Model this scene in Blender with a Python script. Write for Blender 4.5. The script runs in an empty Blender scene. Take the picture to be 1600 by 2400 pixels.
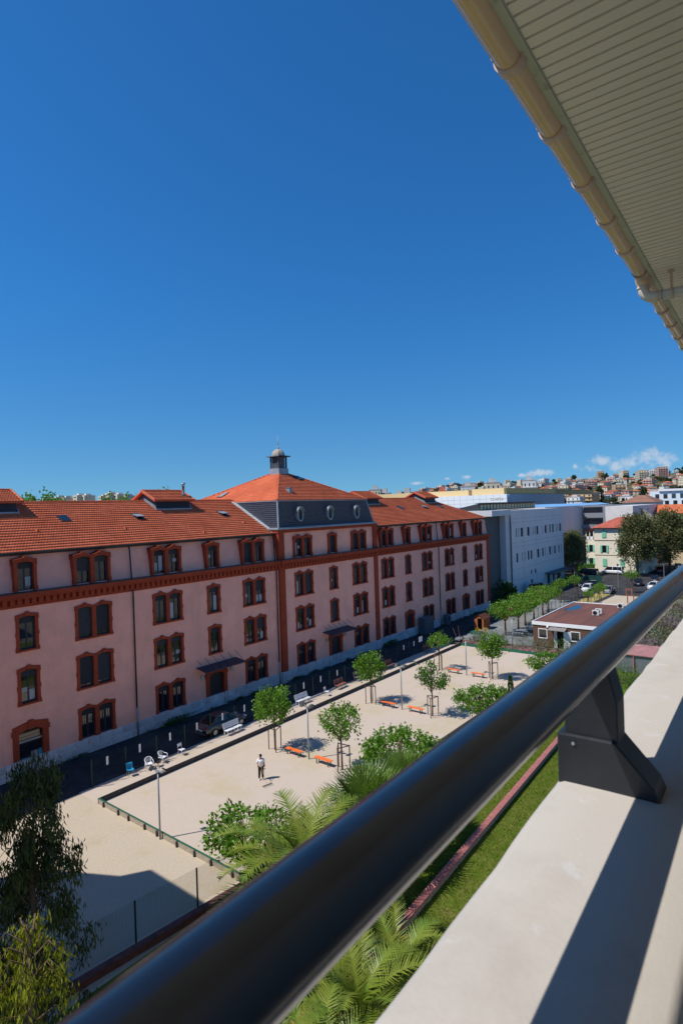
import bpy, math, random
import numpy as np
from mathutils import Vector, Matrix
S = bpy.context.scene
COL = S.collection
# ------------------------------------------------------------------ camera
CAMH = 18.5
YAW, PITCH, ROLL, FPX = math.radians(38.387), math.radians(-0.272), math.radians(-1.885), 1373.0
_r = Vector((math.sin(YAW), -math.cos(YAW), 0))
_f = Vector((math.cos(YAW)*math.cos(PITCH), math.sin(YAW)*math.cos(PITCH), math.sin(PITCH)))
_u = _r.cross(_f)
_r2 = _r*math.cos(ROLL) + _u*math.sin(ROLL)
_u2 = -_r*math.sin(ROLL) + _u*math.cos(ROLL)
cam = bpy.data.cameras.new('camera')
cam.sensor_fit = 'VERTICAL'; cam.sensor_height = 36.0; cam.sensor_width = 24.0
cam.lens = FPX/2400*36.0
cam.clip_start = 0.05; cam.clip_end = 30000
cam.dof.use_dof = True; cam.dof.focus_distance = 40; cam.dof.aperture_fstop = 8.0
co = bpy.data.objects.new('camera', cam); COL.objects.link(co)
co.matrix_world = Matrix(((_r2.x, _u2.x, -_f.x, 0), (_r2.y, _u2.y, -_f.y, 0), (_r2.z, _u2.z, -_f.z, CAMH), (0, 0, 0, 1)))
S.camera = co
# ------------------------------------------------------------------ sky, sun, exposure
SUN_EL, SUN_AZ = math.radians(55.0), math.radians(180-34)      # azimuth of the sun in the plan, from +X towards +Y
SUN_STRENGTH, SKY_STRENGTH, EXPOSURE = 4.7, 0.091, 0.0
w = bpy.data.worlds.new('World'); S.world = w; w.use_nodes = True
nt = w.node_tree; nt.nodes.clear()
def NN(t, **k):
    n = nt.nodes.new(t)
    for a, b in k.items(): setattr(n, a, b)
    return n
def LK(a, b): nt.links.new(a, b)
sky = NN('ShaderNodeTexSky', sky_type='NISHITA', sun_disc=False)
sky.sun_elevation = SUN_EL; sky.sun_rotation = math.pi/2 - SUN_AZ
sky.air_density = 1.0; sky.dust_density = 0.3; sky.ozone_density = 3.0; sky.altitude = 200
hs = NN('ShaderNodeHueSaturation'); hs.inputs['Saturation'].default_value = 1.18; hs.inputs['Value'].default_value = 1.0
LK(sky.outputs[0], hs.inputs['Color'])
tn = NN('ShaderNodeMix', data_type='RGBA', blend_type='MULTIPLY'); tn.inputs[0].default_value = 1.0; LK(hs.outputs[0], tn.inputs[6])
tc = NN('ShaderNodeTexCoord')
vm = NN('ShaderNodeVectorMath', operation='MULTIPLY_ADD'); vm.inputs[1].default_value = (1, 1, .9); vm.inputs[2].default_value = (0, 0, .075); LK(tc.outputs['Generated'], vm.inputs[0])
vn = NN('ShaderNodeVectorMath', operation='NORMALIZE'); LK(vm.outputs[0], vn.inputs[0]); LK(vn.outputs[0], sky.inputs['Vector'])
sx = NN('ShaderNodeSeparateXYZ'); LK(tc.outputs['Generated'], sx.inputs[0])
def M1(op, a, b=None, c=None):
    n = NN('ShaderNodeMath', operation=op)
    for i, x in enumerate((a, b, c)):
        if x is None: continue
        if isinstance(x, (int, float)): n.inputs[i].default_value = x
        else: LK(x, n.inputs[i])
    return n.outputs[0]
az = M1('MULTIPLY', M1('ARCTAN2', sx.outputs[1], sx.outputs[0]), 57.2958)
el = M1('MULTIPLY', M1('ARCSINE', sx.outputs[2]), 57.2958)
th = NN('ShaderNodeMapRange'); th.interpolation_type = 'SMOOTHSTEP'; LK(el, th.inputs[0]); th.inputs[1].default_value = -2; th.inputs[2].default_value = 22
tm = NN('ShaderNodeMix', data_type='RGBA'); tm.inputs[6].default_value = (.62, .98, 1.17, 1); tm.inputs[7].default_value = (.43, 1.11, 1.50, 1); LK(th.outputs[0], tm.inputs[0]); LK(tm.outputs[2], tn.inputs[7])
ncl = NN('ShaderNodeTexNoise'); ncl.inputs['Scale'].default_value = 42; ncl.inputs['Detail'].default_value = 6; ncl.inputs['Roughness'].default_value = .62
LK(tc.outputs['Generated'], ncl.inputs['Vector'])
nz = M1('SUBTRACT', ncl.outputs['Fac'], 0.5)
dmin = None
# low cumulus puffs along the horizon, all the way round: azimuth, elevation, half-width, half-height (degrees)
PUFF = [(10.6, 3.6, 1.25, .95), (11.9, 3.2, 1.3, .8), (9.6, 3.3, 1.3, .9), (8.6, 3.3, .7, .6), (13.2, 2.9, .9, .5), (14.6, 3.5, .9, .55), (15.5, 3.0, 1.1, .5), (16.6, 3.2, .35, .35),
        (19.6, 2.75, 1.3, .32), (21.3, 2.6, .7, .25), (26.2, 2.7, .55, .24), (28.0, 2.6, .35, .16), (31.0, 2.3, .7, .22), (5.5, 3.2, 1.6, .8), (2, 2.6, 1.2, .5), (-6, 3.4, 2.2, .9), (-15, 3.0, 1.8, .6), (-27, 3.2, 2.3, .8), (-41, 2.8, 2, .5)]
for a, e, ww, hh in PUFF:
    dx = M1('DIVIDE', M1('SUBTRACT', az, a), ww*1.05); dy = M1('DIVIDE', M1('SUBTRACT', el, e), hh*1.05)
    d = M1('SQRT', M1('ADD', M1('MULTIPLY', dx, dx), M1('MULTIPLY', dy, dy)))
    dmin = d if dmin is None else M1('SMOOTH_MIN', dmin, d, .25)
dens = M1('SUBTRACT', 1.05, M1('ADD', dmin, M1('MULTIPLY', nz, -3.6)))
mr = NN('ShaderNodeMapRange'); mr.interpolation_type = 'SMOOTHSTEP'; LK(dens, mr.inputs[0]); mr.inputs[1].default_value = 0.0; mr.inputs[2].default_value = .95; mr.inputs[4].default_value = .55
cr = NN('ShaderNodeMapRange'); LK(dens, cr.inputs[0]); cr.inputs[1].default_value = .1; cr.inputs[2].default_value = 1.3
cm = NN('ShaderNodeMix', data_type='RGBA'); LK(cr.outputs[0], cm.inputs[0]); cm.inputs[6].default_value = (6.0, 6.6, 7.6, 1); cm.inputs[7].default_value = (8.6, 8.6, 8.8, 1)
mx = NN('ShaderNodeMix', data_type='RGBA'); LK(mr.outputs[0], mx.inputs[0]); LK(tn.outputs[2], mx.inputs[6]); LK(cm.outputs[2], mx.inputs[7])
bg = NN('ShaderNodeBackground'); bg.inputs['Strength'].default_value = SKY_STRENGTH
LK(mx.outputs[2], bg.inputs['Color'])
wo = NN('ShaderNodeOutputWorld'); LK(bg.outputs[0], wo.inputs['Surface'])
sl = bpy.data.lights.new('sun', 'SUN'); sl.energy = SUN_STRENGTH; sl.angle = math.radians(0.53); sl.color = (1.0, .95, .87)
so = bpy.data.objects.new('sun', sl); COL.objects.link(so); so.location = (0, 60, 80)
sd = Vector((math.cos(SUN_EL)*math.cos(SUN_AZ), math.cos(SUN_EL)*math.sin(SUN_AZ), math.sin(SUN_EL)))
so.rotation_euler = sd.to_track_quat('Z', 'Y').to_euler()
vs = S.view_settings; vs.view_transform = 'Standard'; vs.look = 'None'; vs.gamma = 1.0; vs.exposure = EXPOSURE; vs.use_curve_mapping = False
S.render.resolution_x = 682; S.render.resolution_y = 1024
S.cycles.max_bounces = 6; S.cycles.diffuse_bounces = 4; S.cycles.glossy_bounces = 3; S.cycles.transparent_max_bounces = 6
RNG = random.Random(7)
# ------------------------------------------------------------------ materials
MATS = {}
def mat(name, col, rough=.7, var=.12, vscale=1.5, bump=0., bscale=30., spec=.4, metal=0., col2=None, stretch=None, transl=0., coat=0., ior=1.5, detail=4, vlo=.35, vhi=.65, rand=0.):
    m = bpy.data.materials.new(name); m.use_nodes = True; t = m.node_tree; b = t.nodes['Principled BSDF']
    b.inputs['Roughness'].default_value = rough; b.inputs['Metallic'].default_value = metal
    b.inputs['Specular IOR Level'].default_value = spec; b.inputs['IOR'].default_value = ior; b.inputs['Coat Weight'].default_value = coat
    c = Vector(col[:3]); c2 = Vector(col2[:3]) if col2 else None
    tcn = t.nodes.new('ShaderNodeTexCoord'); mp = t.nodes.new('ShaderNodeMapping'); t.links.new(tcn.outputs['Object'], mp.inputs[0])
    if stretch: mp.inputs['Scale'].default_value = stretch
    outc = None
    if var or c2:
        n = t.nodes.new('ShaderNodeTexNoise'); n.inputs['Scale'].default_value = vscale; n.inputs['Detail'].default_value = detail; n.inputs['Roughness'].default_value = .65
        t.links.new(mp.outputs[0], n.inputs['Vector'])
        r = t.nodes.new('ShaderNodeValToRGB'); r.color_ramp.elements[0].position = vlo; r.color_ramp.elements[1].position = vhi
        lo = c2 if c2 else c*(1-var); hi = c if c2 else c*(1+var)
        r.color_ramp.elements[0].color = (*lo, 1); r.color_ramp.elements[1].color = (*hi, 1)
        t.links.new(n.outputs['Fac'], r.inputs[0]); outc = r.outputs[0]
        if rand:
            oi = t.nodes.new('ShaderNodeObjectInfo'); mr_ = t.nodes.new('ShaderNodeMapRange'); mr_.inputs[3].default_value = 1-rand; mr_.inputs[4].default_value = 1+rand
            t.links.new(oi.outputs['Random'], mr_.inputs[0]); h_ = t.nodes.new('ShaderNodeHueSaturation'); t.links.new(outc, h_.inputs['Color']); t.links.new(mr_.outputs[0], h_.inputs['Value']); outc = h_.outputs[0]
        t.links.new(outc, b.inputs['Base Color'])
    else: b.inputs['Base Color'].default_value = (*c, 1)
    if bump:
        n2 = t.nodes.new('ShaderNodeTexNoise'); n2.inputs['Scale'].default_value = bscale; n2.inputs['Detail'].default_value = 3; t.links.new(mp.outputs[0], n2.inputs['Vector'])
        bp = t.nodes.new('ShaderNodeBump'); bp.inputs['Strength'].default_value = bump; bp.inputs['Distance'].default_value = .02
        t.links.new(n2.outputs['Fac'], bp.inputs['Height']); t.links.new(bp.outputs[0], b.inputs['Normal'])
    if transl:
        tr = t.nodes.new('ShaderNodeBsdfTranslucent'); ms = t.nodes.new('ShaderNodeMixShader'); ms.inputs[0].default_value = transl
        if outc:
            g = t.nodes.new('ShaderNodeMix'); g.data_type = 'RGBA'; g.blend_type = 'MULTIPLY'; g.inputs[0].default_value = 1; g.inputs[7].default_value = (1.5, 1.45, .6, 1); t.links.new(outc, g.inputs[6]); t.links.new(g.outputs[2], tr.inputs[0])
        else: tr.inputs[0].default_value = (*(c*1.4), 1)
        o = t.nodes['Material Output']; t.links.new(b.outputs[0], ms.inputs[1]); t.links.new(tr.outputs[0], ms.inputs[2]); t.links.new(ms.outputs[0], o.inputs['Surface'])
    MATS[name] = m; return m
PINK = mat('pink_stucco', (.97, .47, .355), .9, .10, .45, .25, 40, spec=.15, detail=8)
RED = mat('red_trim', (.35, .060, .027), .8, .14, 1.3, .15, 30, spec=.2, detail=6)
STONE = mat('plinth_stone', (.56, .54, .55), .85, .2, 1.2, .3, 12, spec=.2, rand=.12)
TILE = mat('roof_tile', (.68, .175, .080), .8, .0, .35, .1, 60, spec=.2, col2=(.55, .125, .055), detail=6)
SLATE = mat('slate', (.058, .066, .088), .6, .25, 5, .2, 20, spec=.4, rand=.2)
ZINC = mat('zinc', (.33, .36, .38), .45, .15, 2, .05, 20, spec=.5, metal=.3)
GUTTER = mat('dark_gutter', (.022, .026, .032), .5, .2, 2)
SHUT = mat('roller_shutter', (.03, .032, .038), .6, .1, 3, rand=.25)
JOIN = mat('blue_grey_joinery', (.030, .036, .060), .5, .1, 3)
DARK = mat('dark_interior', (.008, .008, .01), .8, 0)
GLASS = mat('window_glass', (.012, .015, .018), .03, 0, spec=.9, ior=1.6)
ASPH = mat('asphalt', (.042, .042, .045), .92, .25, .35, .4, 60, spec=.2, detail=10)
GRAVEL = mat('court_gravel', (.56, .47, .39), .95, 0, 18, .5, 30, spec=.1, col2=(.45, .365, .29), detail=14, vlo=.3, vhi=.62)
SAND = mat('sandy_ground', (.51, .43, .335), .95, 0, 12, .45, 26, spec=.1, col2=(.42, .34, .24), detail=12, vlo=.32, vhi=.58)
GRASS = mat('lawn', (.085, .135, .014), .95, 0, 1.4, .6, 30, spec=.03, col2=(.15, .16, .035), detail=10, vlo=.36, vhi=.6)
DRYG = mat('dry_grass_ground', (.33, .27, .10), .95, .3, 1, .6, 20, spec=.1)
EARTH = mat('town_ground', (.20, .18, .15), .95, .25, .02, .2, 1, spec=.1)
TIMB = mat('kerb_timber', (.36, .31, .25), .85, .25, 3, .2, 20, spec=.2, stretch=(1, 1, 6))
TIMBD = mat('kerb_timber_dark', (.05, .045, .045), .8, .25, 3, .2, 20)
GREENP = mat('green_paint', (.012, .11, .07), .5, .2, 3)
DGREEN = mat('dark_green_coat', (.008, .028, .018), .5, .15, 3)
GALV = mat('galvanised_steel', (.32, .35, .37), .45, .1, 3, spec=.5, metal=.4)
ORNG = mat('orange_wood', (.80, .17, .035), .6, .12, 6, .1, 30, stretch=(1, 8, 1), rand=.08)
BROWNW = mat('brown_wood', (.30, .10, .06), .7, .2, 5, .1, 30, rand=.1)
WHITEP = mat('white_plastic', (.78, .78, .80), .45, .05, 3)
BLUEPL = mat('blue_plastic', (.02, .28, .46), .4, .08, 3)
BLACKP = mat('black_plastic', (.012, .012, .013), .5, .1, 3)
BARK = mat('bark', (.13, .085, .055), .9, .3, 8, .5, 30, stretch=(1, 1, .3))
BARKR = mat('plane_bark', (.27, .13, .07), .9, .3, 6, .4, 20)
POSTW = mat('stake_wood', (.14, .085, .055), .85, .2, 8)
LEAF = mat('lime_green_leaf', (.115, .24, .022), .5, .35, 1.6, spec=.35, transl=.28, rand=.08)
LEAF2 = mat('deep_green_leaf', (.08, .175, .020), .45, .35, 1.6, spec=.4, transl=.22, rand=.1)
LEAFD = mat('dusty_leaf', (.12, .13, .048), .6, .4, .8, spec=.3, transl=.18, rand=.1)
LEAFO = mat('rusty_seed_clump', (.20, .09, .035), .7, .3, 2, transl=.15)
EUC = mat('eucalyptus_leaf', (.055, .075, .020), .5, .4, 1.2, spec=.35, transl=.2)
EUCY = mat('yellow_green_leaf', (.24, .26, .025), .5, .35, 2.2, spec=.35, transl=.3)  # eucalyptus leaf in sun, the light put into its yellow; yuccas share it
PALM = mat('palm_leaf', (.10, .185, .018), .45, 0, 1.0, spec=.3, col2=(.18, .215, .025), transl=.12, vlo=.4, vhi=.7)
PALMY = mat('old_palm_leaf', (.42, .25, .045), .6, .3, 1.5, transl=.2)
HEDGE = mat('hedge_leaf', (.05, .12, .02), .6, .3, 2, transl=.2)
LAV = mat('mauve_shrub_leaf', (.19, .15, .15), .7, .35, 1.5, transl=.15)
OLIVE = mat('grey_green_leaf', (.16, .19, .13), .6, .3, 2, transl=.15)
REDC = mat('red_coping', (.36, .13, .115), .75, .2, 3, .2, 30)
CREAM = mat('cream_render', (.80, .72, .62), .85, .05, 1.2, .5, 55, spec=.15, detail=8)
RAILP = mat('black_rail_paint', (.007, .008, .010), .24, .3, 5, .02, 60, spec=.6, ior=1.55, coat=.25)
BRKP = mat('charcoal_powder_coat', (.014, .016, .021), .42, .15, 20, .05, 200, spec=.5)
SOFF = mat('soffit_lining', (.86, .725, .68), .55, 0, 5, .05, 30, spec=.3, col2=(.74, .62, .58), stretch=(3, .35, 1), vlo=.3, vhi=.45, detail=6)
GUTT = mat('ochre_pvc', (.68, .46, .28), .22, .05, 3, spec=.5)
STRAP = mat('brown_pvc_strap', (.58, .41, .33), .35, .08, 3)
PIPEW = mat('beige_pvc', (.62, .52, .42), .35, .05, 3)
def stain(m, col, scale, lo, hi, amount, stretch=(1, 1, 1)):               # broad worn patches of another colour
    t = m.node_tree; b = t.nodes['Principled BSDF']; src = b.inputs['Base Color'].links[0].from_socket
    tcn = t.nodes.new('ShaderNodeTexCoord'); n = t.nodes.new('ShaderNodeTexNoise'); n.inputs['Scale'].default_value = scale; n.inputs['Detail'].default_value = 7; n.inputs['Roughness'].default_value = .7; mp = t.nodes.new('ShaderNodeMapping'); mp.inputs['Scale'].default_value = stretch; t.links.new(tcn.outputs['Object'], mp.inputs[0]); t.links.new(mp.outputs[0], n.inputs['Vector'])
    r = t.nodes.new('ShaderNodeMapRange'); r.inputs[1].default_value = lo; r.inputs[2].default_value = hi; r.inputs[4].default_value = amount; t.links.new(n.outputs['Fac'], r.inputs[0])
    x = t.nodes.new('ShaderNodeMix'); x.data_type = 'RGBA'; x.inputs[7].default_value = (*col, 1); t.links.new(r.outputs[0], x.inputs[0]); t.links.new(src, x.inputs[6]); t.links.new(x.outputs[2], b.inputs['Base Color'])
stain(GRAVEL, (.44, .37, .20), .22, .5, .72, .75); stain(SAND, (.38, .32, .17), .3, .52, .72, .6); stain(PINK, (.86, .415, .34), .16, .45, .7, .6); stain(PINK, (.62, .33, .29), 1.1, .56, .74, .45, (1, 1, .07)); stain(GRAVEL, (.40, .33, .27), 1.6, .6, .72, .4); stain(SAND, (.47, .41, .33), .7, .5, .66, .5); stain(ASPH, (.085, .082, .078), .35, .5, .66, .7); stain(GRASS, (.19, .155, .06), .5, .56, .72, .6)
# ------------------------------------------------------------------ mesh helpers
class MB:
    def __init__(s): s.v = []; s.f = []
    def add(s, vs, fs):
        n = len(s.v); s.v += [tuple(p) for p in vs]; s.f += [tuple(i+n for i in f) for f in fs]; return s
    def box(s, x0, x1, y0, y1, z0, z1):
        return s.add([(x0, y0, z0), (x1, y0, z0), (x1, y1, z0), (x0, y1, z0), (x0, y0, z1), (x1, y0, z1), (x1, y1, z1), (x0, y1, z1)],
                     [(3, 2, 1, 0), (4, 5, 6, 7), (0, 1, 5, 4), (1, 2, 6, 5), (2, 3, 7, 6), (3, 0, 4, 7)])
    def obox(s, c, size, rz=0., m=None):
        m = m or Matrix.Rotation(rz, 3, 'Z'); c = Vector(c); h = Vector(size)/2; P = []
        for dz in (-1, 1):
            for dx, dy in ((-1, -1), (1, -1), (1, 1), (-1, 1)): P.append(c + m @ Vector((dx*h.x, dy*h.y, dz*h.z)))
        return s.add(P, [(3, 2, 1, 0), (4, 5, 6, 7), (0, 1, 5, 4), (1, 2, 6, 5), (2, 3, 7, 6), (3, 0, 4, 7)])
    def bar(s, a, b, w, d=None):                       # square bar between two points
        a, b = Vector(a), Vector(b); d = d or w; q = (b-a).to_track_quat('Z', 'Y').to_matrix()
        return s.obox((a+b)/2, (w, d, (b-a).length), m=q)
    def tube(s, pts, r, n=8, caps=True):
        pts = [Vector(p) for p in pts]; rs = r if isinstance(r, (list, tuple)) else [r]*len(pts); base = len(s.v); up = None
        for i, p in enumerate(pts):
            t = (pts[min(i+1, len(pts)-1)] - pts[max(i-1, 0)]).normalized()
            if up is None: up = Vector((0, 0, 1)) if abs(t.z) < .9 else Vector((1, 0, 0))
            a = t.cross(up).normalized(); b = a.cross(t).normalized(); up = b
            for k in range(n):
                th = 2*math.pi*k/n; s.v.append(tuple(p + (a*math.cos(th) + b*math.sin(th))*rs[i]))
        for i in range(len(pts)-1):
            for k in range(n):
                k2 = (k+1) % n; s.f.append((base+i*n+k, base+i*n+k2, base+(i+1)*n+k2, base+(i+1)*n+k))
        if caps:
            s.f.append(tuple(base+k for k in reversed(range(n)))); s.f.append(tuple(base+(len(pts)-1)*n+k for k in range(n)))
        return s
    def lathe(s, prof, n=12, c=(0, 0, 0), axis='Z'):
        base = len(s.v); c = Vector(c)
        for r, z in prof:
            for k in range(n):
                th = 2*math.pi*k/n; p = (r*math.cos(th), r*math.sin(th), z)
                if axis == 'X': p = (p[2], p[0], p[1])
                if axis == 'Y': p = (p[0], p[2], p[1])
                s.v.append(tuple(c+Vector(p)))
        for i in range(len(prof)-1):
            for k in range(n):
                k2 = (k+1) % n; s.f.append((base+i*n+k, base+i*n+k2, base+(i+1)*n+k2, base+(i+1)*n+k))
        s.f.append(tuple(base+k for k in reversed(range(n)))); s.f.append(tuple(base+(len(prof)-1)*n+k for k in range(n)))
        return s
    def prism(s, poly, lo, hi, axis='Y'):               # polygon in the plane across an axis, extruded along it
        def P(a, b, t): return (t, a, b) if axis == 'X' else (a, t, b) if axis == 'Y' else (a, b, t)
        n = len(poly); vs = [P(a, b, lo) for a, b in poly] + [P(a, b, hi) for a, b in poly]
        fs = [tuple(range(n)), tuple(range(2*n-1, n-1, -1))] + [((i+1) % n, i, n+i, n+(i+1) % n) for i in range(n)]
        return s.add(vs, fs)
    def quad(s, a, b, c, d): return s.add([a, b, c, d], [(0, 1, 2, 3)])
    def tri(s, a, b, c): return s.add([a, b, c], [(0, 1, 2)])
    def build(s, name, m, parent=None, smooth=False, local=False, bevel=0.):
        me = bpy.data.meshes.new(name); me.from_pydata(s.v, [], s.f)
        return link(name, me, m, parent, smooth, local, bevel)
def link(name, me, m, parent=None, smooth=False, local=False, bevel=0.):
    if m is not None: me.materials.append(m)
    if smooth: me.polygons.foreach_set('use_smooth', [True]*len(me.polygons))
    me.update()
    o = bpy.data.objects.new(name, me); COL.objects.link(o)
    if parent is not None:
        o.parent = parent
        if not local: o.location = -wloc(parent)
    if bevel:
        b = o.modifiers.new('bevel', 'BEVEL'); b.width = bevel; b.segments = 2; b.limit_method = 'ANGLE'
    return o
def wloc(o):
    v = Vector(o.location)
    while o.parent is not None: o = o.parent; v += Vector(o.location)
    return v
def npmesh(name, V, F, m, parent=None, local=False, smooth=False):
    me = bpy.data.meshes.new(name); V = np.asarray(V, np.float32); F = np.asarray(F, np.int32); k = F.shape[1]
    me.vertices.add(len(V)); me.vertices.foreach_set('co', V.ravel()); me.loops.add(F.size); me.loops.foreach_set('vertex_index', F.ravel())
    me.polygons.add(len(F)); me.polygons.foreach_set('loop_start', np.arange(0, F.size, k, dtype=np.int32))
    me.update(calc_edges=True)
    return link(name, me, m, parent, smooth, local)
def tag(o, label=None, cat=None, group=None, kind=None):
    if label: o['label'] = label
    if cat: o['category'] = cat
    if group: o['group'] = group
    if kind: o['kind'] = kind
    return o
def thing(name, label, cat, loc=(0, 0, 0), rz=0., group=None):
    o = bpy.data.objects.new(name, None); COL.objects.link(o); o.empty_display_size = .2
    o.location = loc; o.rotation_euler = (0, 0, rz)
    return tag(o, label, cat, group)
def copy_tree(o, parent=None):
    c = o.copy(); COL.objects.link(c)
    if parent is not None: c.parent = parent
    for ch in o.children: copy_tree(ch, c)
    return c
def dup(o, loc, rz=None, label=None, group=None, scale=None):
    c = copy_tree(o); c.location = loc
    if rz is not None: c.rotation_euler = (0, 0, rz)
    if scale: c.scale = (scale,)*3 if isinstance(scale, (int, float)) else scale
    if label: c['label'] = label
    if group: c['group'] = group
    return c
def put(data, name, m, parent, loc, rz=0.):              # another object on the same mesh
    o = bpy.data.objects.new(name, data); COL.objects.link(o); o.parent = parent; o.location = loc; o.rotation_euler = (0, 0, rz); return o
def sheet(name, poly, z, m, kind='structure'):
    mb = MB(); mb.add([(x, y, z) for x, y in poly], [tuple(range(len(poly)))]); return tag(mb.build(name, m), kind=kind)
# ------------------------------------------------------------------ the setting
sheet('ground', [(-6000, -6000), (9000, -6000), (9000, 9000), (-6000, 9000)], -.06, EARTH)
sheet('road', [(-60, 38.55), (105, 38.55), (105, 44.9), (-60, 44.9)], 0, ASPH)
sheet('parking_ground', [(104, 16), (330, 16), (330, 54), (104, 54)], -.01, ASPH)
sheet('sandy_ground', [(-40, 22.2), (19.55, 22.2), (19.55, 38.6), (-40, 38.6)], .004, SAND)
sheet('court', [(19.5, 22.6), (70.0, 22.6), (70.0, 36.2), (19.5, 36.2)], .012, GRAVEL)
sheet('gravel_path', [(19.5, 36.1), (71.5, 36.1), (71.5, 38.75), (19.5, 38.75)], .008, GRAVEL)
sheet('lawn', [(-40, -3), (74, -3), (74, 22.7), (-40, 22.7)], 0, GRASS)
sheet('garden_yard', [(71, 28.0), (112, 28.0), (112, 38.7), (71, 38.7)], .008, mat('garden_asphalt', (.19, .20, .20), .9, .2, .5, .3, 40, detail=8))
sheet('dry_verge', [(93, 31.6), (126, 30.4), (126, 33.2), (93, 34.4)], .02, DRYG)
sheet('planting_bed', [(70.05, 22.6), (74, 22.6), (74, 38.5), (70.05, 38.5)], .02, mat('bed_soil', (.12, .085, .055), .95, .3, 3, .6, 30))
sheet('garden_ground', [(74, 6), (130, 6), (130, 22), (74, 22)], .0, mat('garden_soil', (.11, .10, .05), .95, .35, .8, .6, 20))
# ------------------------------------------------------------------ the long pink building
_b = TILE.node_tree; _p = _b.nodes['Principled BSDF']; _src = _p.inputs['Base Color'].links[0].from_socket
_g = _b.nodes.new('ShaderNodeNewGeometry'); _m = _b.nodes.new('ShaderNodeMapRange'); _m.inputs[3].default_value = .88; _m.inputs[4].default_value = 1.1
_h = _b.nodes.new('ShaderNodeHueSaturation'); _b.links.new(_g.outputs['Random Per Island'], _m.inputs[0]); _b.links.new(_src, _h.inputs['Color']); _b.links.new(_m.outputs[0], _h.inputs['Value']); _b.links.new(_h.outputs[0], _p.inputs['Base Color'])
BL = Vector((54.2, 50, 0))
BLD = thing('barracks_building', 'long pink building with red window surrounds and orange tiled roof beyond the gravel court', 'building', BL)
FY = 44.6
PAV0, PAV1, XE0, XE1 = 45.03, 63.4, -4.0, 98.2
EAVY, EAVZ, RIDY, RIDZ = 45.1, 16.15, 53.0, 19.98
COLS = [(13.6, 2), (19.05, 1), (24.15, 2), (31.05, 2), (36.2, 1), (41.45, 2), (48.97, 2), (54.24, 1), (59.5, 2), (65.95, 2), (71.15, 1), (76.5, 2), (83.47, 2), (88.75, 1), (94.0, 2)]
DOORS = {19.05: 2.5, 36.2: 2.55, 54.24: 2.5, 71.15: 2.45, 88.75: 2.5}
F1, F2, F3, FA = 1.2, 5.05, 8.93, 13.3
def centers(n): return [0.] if n == 1 else [-.74, .74]
def wall(x0, x1, z0, z1, holes, yf, depth=.3):
    mb = MB(); xs = sorted({x0, x1} | {h[0] for h in holes} | {h[1] for h in holes}); zs = sorted({z0, z1} | {h[2] for h in holes} | {h[3] for h in holes})
    for i in range(len(xs)-1):
        for j in range(len(zs)-1):
            a, b, c, d = xs[i], xs[i+1], zs[j], zs[j+1]; mx_, mz_ = (a+b)/2, (c+d)/2
            if any(h[0] < mx_ < h[1] and h[2] < mz_ < h[3] for h in holes): continue
            mb.quad((a, yf(c), c), (b, yf(c), c), (b, yf(d), d), (a, yf(d), d))
    for a, b, c, d in holes:
        y = lambda z: yf(z); e = max(yf(c), yf(d))+depth
        mb.quad((a, y(c), c), (a, e, c), (a, e, d), (a, y(d), d)); mb.quad((b, y(d), d), (b, e, d), (b, e, c), (b, y(c), c))
        mb.quad((a, y(d), d), (a, e, d), (b, e, d), (b, y(d), d)); mb.quad((a, e, c), (a, y(c), c), (b, y(c), c), (b, e, c))
        mb.quad((a, e, c), (b, e, c), (b, e, d), (a, e, d))
    return mb
def holes_for(x0, x1, attic=False):
    hs_ = []
    for xc, n in COLS:
        if not x0 < xc < x1: continue
        for c in centers(n):
            if attic: hs_.append((xc+c-.57, xc+c+.57, FA+.05, FA+2.15)); continue
            for z in (F2, F3): hs_.append((xc+c-.57, xc+c+.57, z+.1, z+2.57))
            if xc not in DOORS: hs_.append((xc+c-.57, xc+c+.57, F1, F1+2.32))
        if not attic and xc in DOORS: hs_.append((xc-.86, xc+.86, .0, 3.42))
    return hs_
wall(XE0, PAV0+.01, 0, 13.0, holes_for(XE0, PAV0), lambda z: FY).build('front_wall', PINK, BLD)
wall(PAV0, PAV1, 0, 13.0, holes_for(PAV0, PAV1), lambda z: FY-.1).build('front_wall', PINK, BLD)
wall(PAV1-.01, XE1, 0, 13.0, holes_for(PAV1, XE1), lambda z: FY).build('front_wall', PINK, BLD)
ATY = lambda z: FY+.18+(z-13.3)*.17
wall(XE0, PAV0+.01, 13.26, 16.1, holes_for(XE0, PAV0, 1), ATY, .35).build('attic_wall', PINK, BLD)
wall(PAV0, PAV1, 13.26, 16.4, holes_for(PAV0, PAV1, 1), lambda z: FY+.02, .4).build('attic_wall', PINK, BLD)
wall(PAV1-.01, XE1-.15, 13.26, 16.1, holes_for(PAV1, XE1, 1), ATY, .35).build('attic_wall', PINK, BLD)
mb = MB(); mb.quad((XE1, FY, 0), (XE1, 61.4, 0), (XE1, 61.4, 13.2), (XE1, FY, 13.2)); mb.quad((XE1-.15, FY+.18, 13.2), (XE1-.15, 61, 13.2), (XE1-.65, 60.5, 16.1), (XE1-.65, FY+.67, 16.1))
mb.quad((XE1, 61.4, 0), (XE0, 61.4, 0), (XE0, 61.4, 16.1), (XE1, 61.4, 16.1)); mb.quad((XE0, 61.4, 0), (XE0, FY, 0), (XE0, FY, 16.1), (XE0, 61.4, 16.1))
mb.build('end_wall', PINK, BLD)
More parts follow.
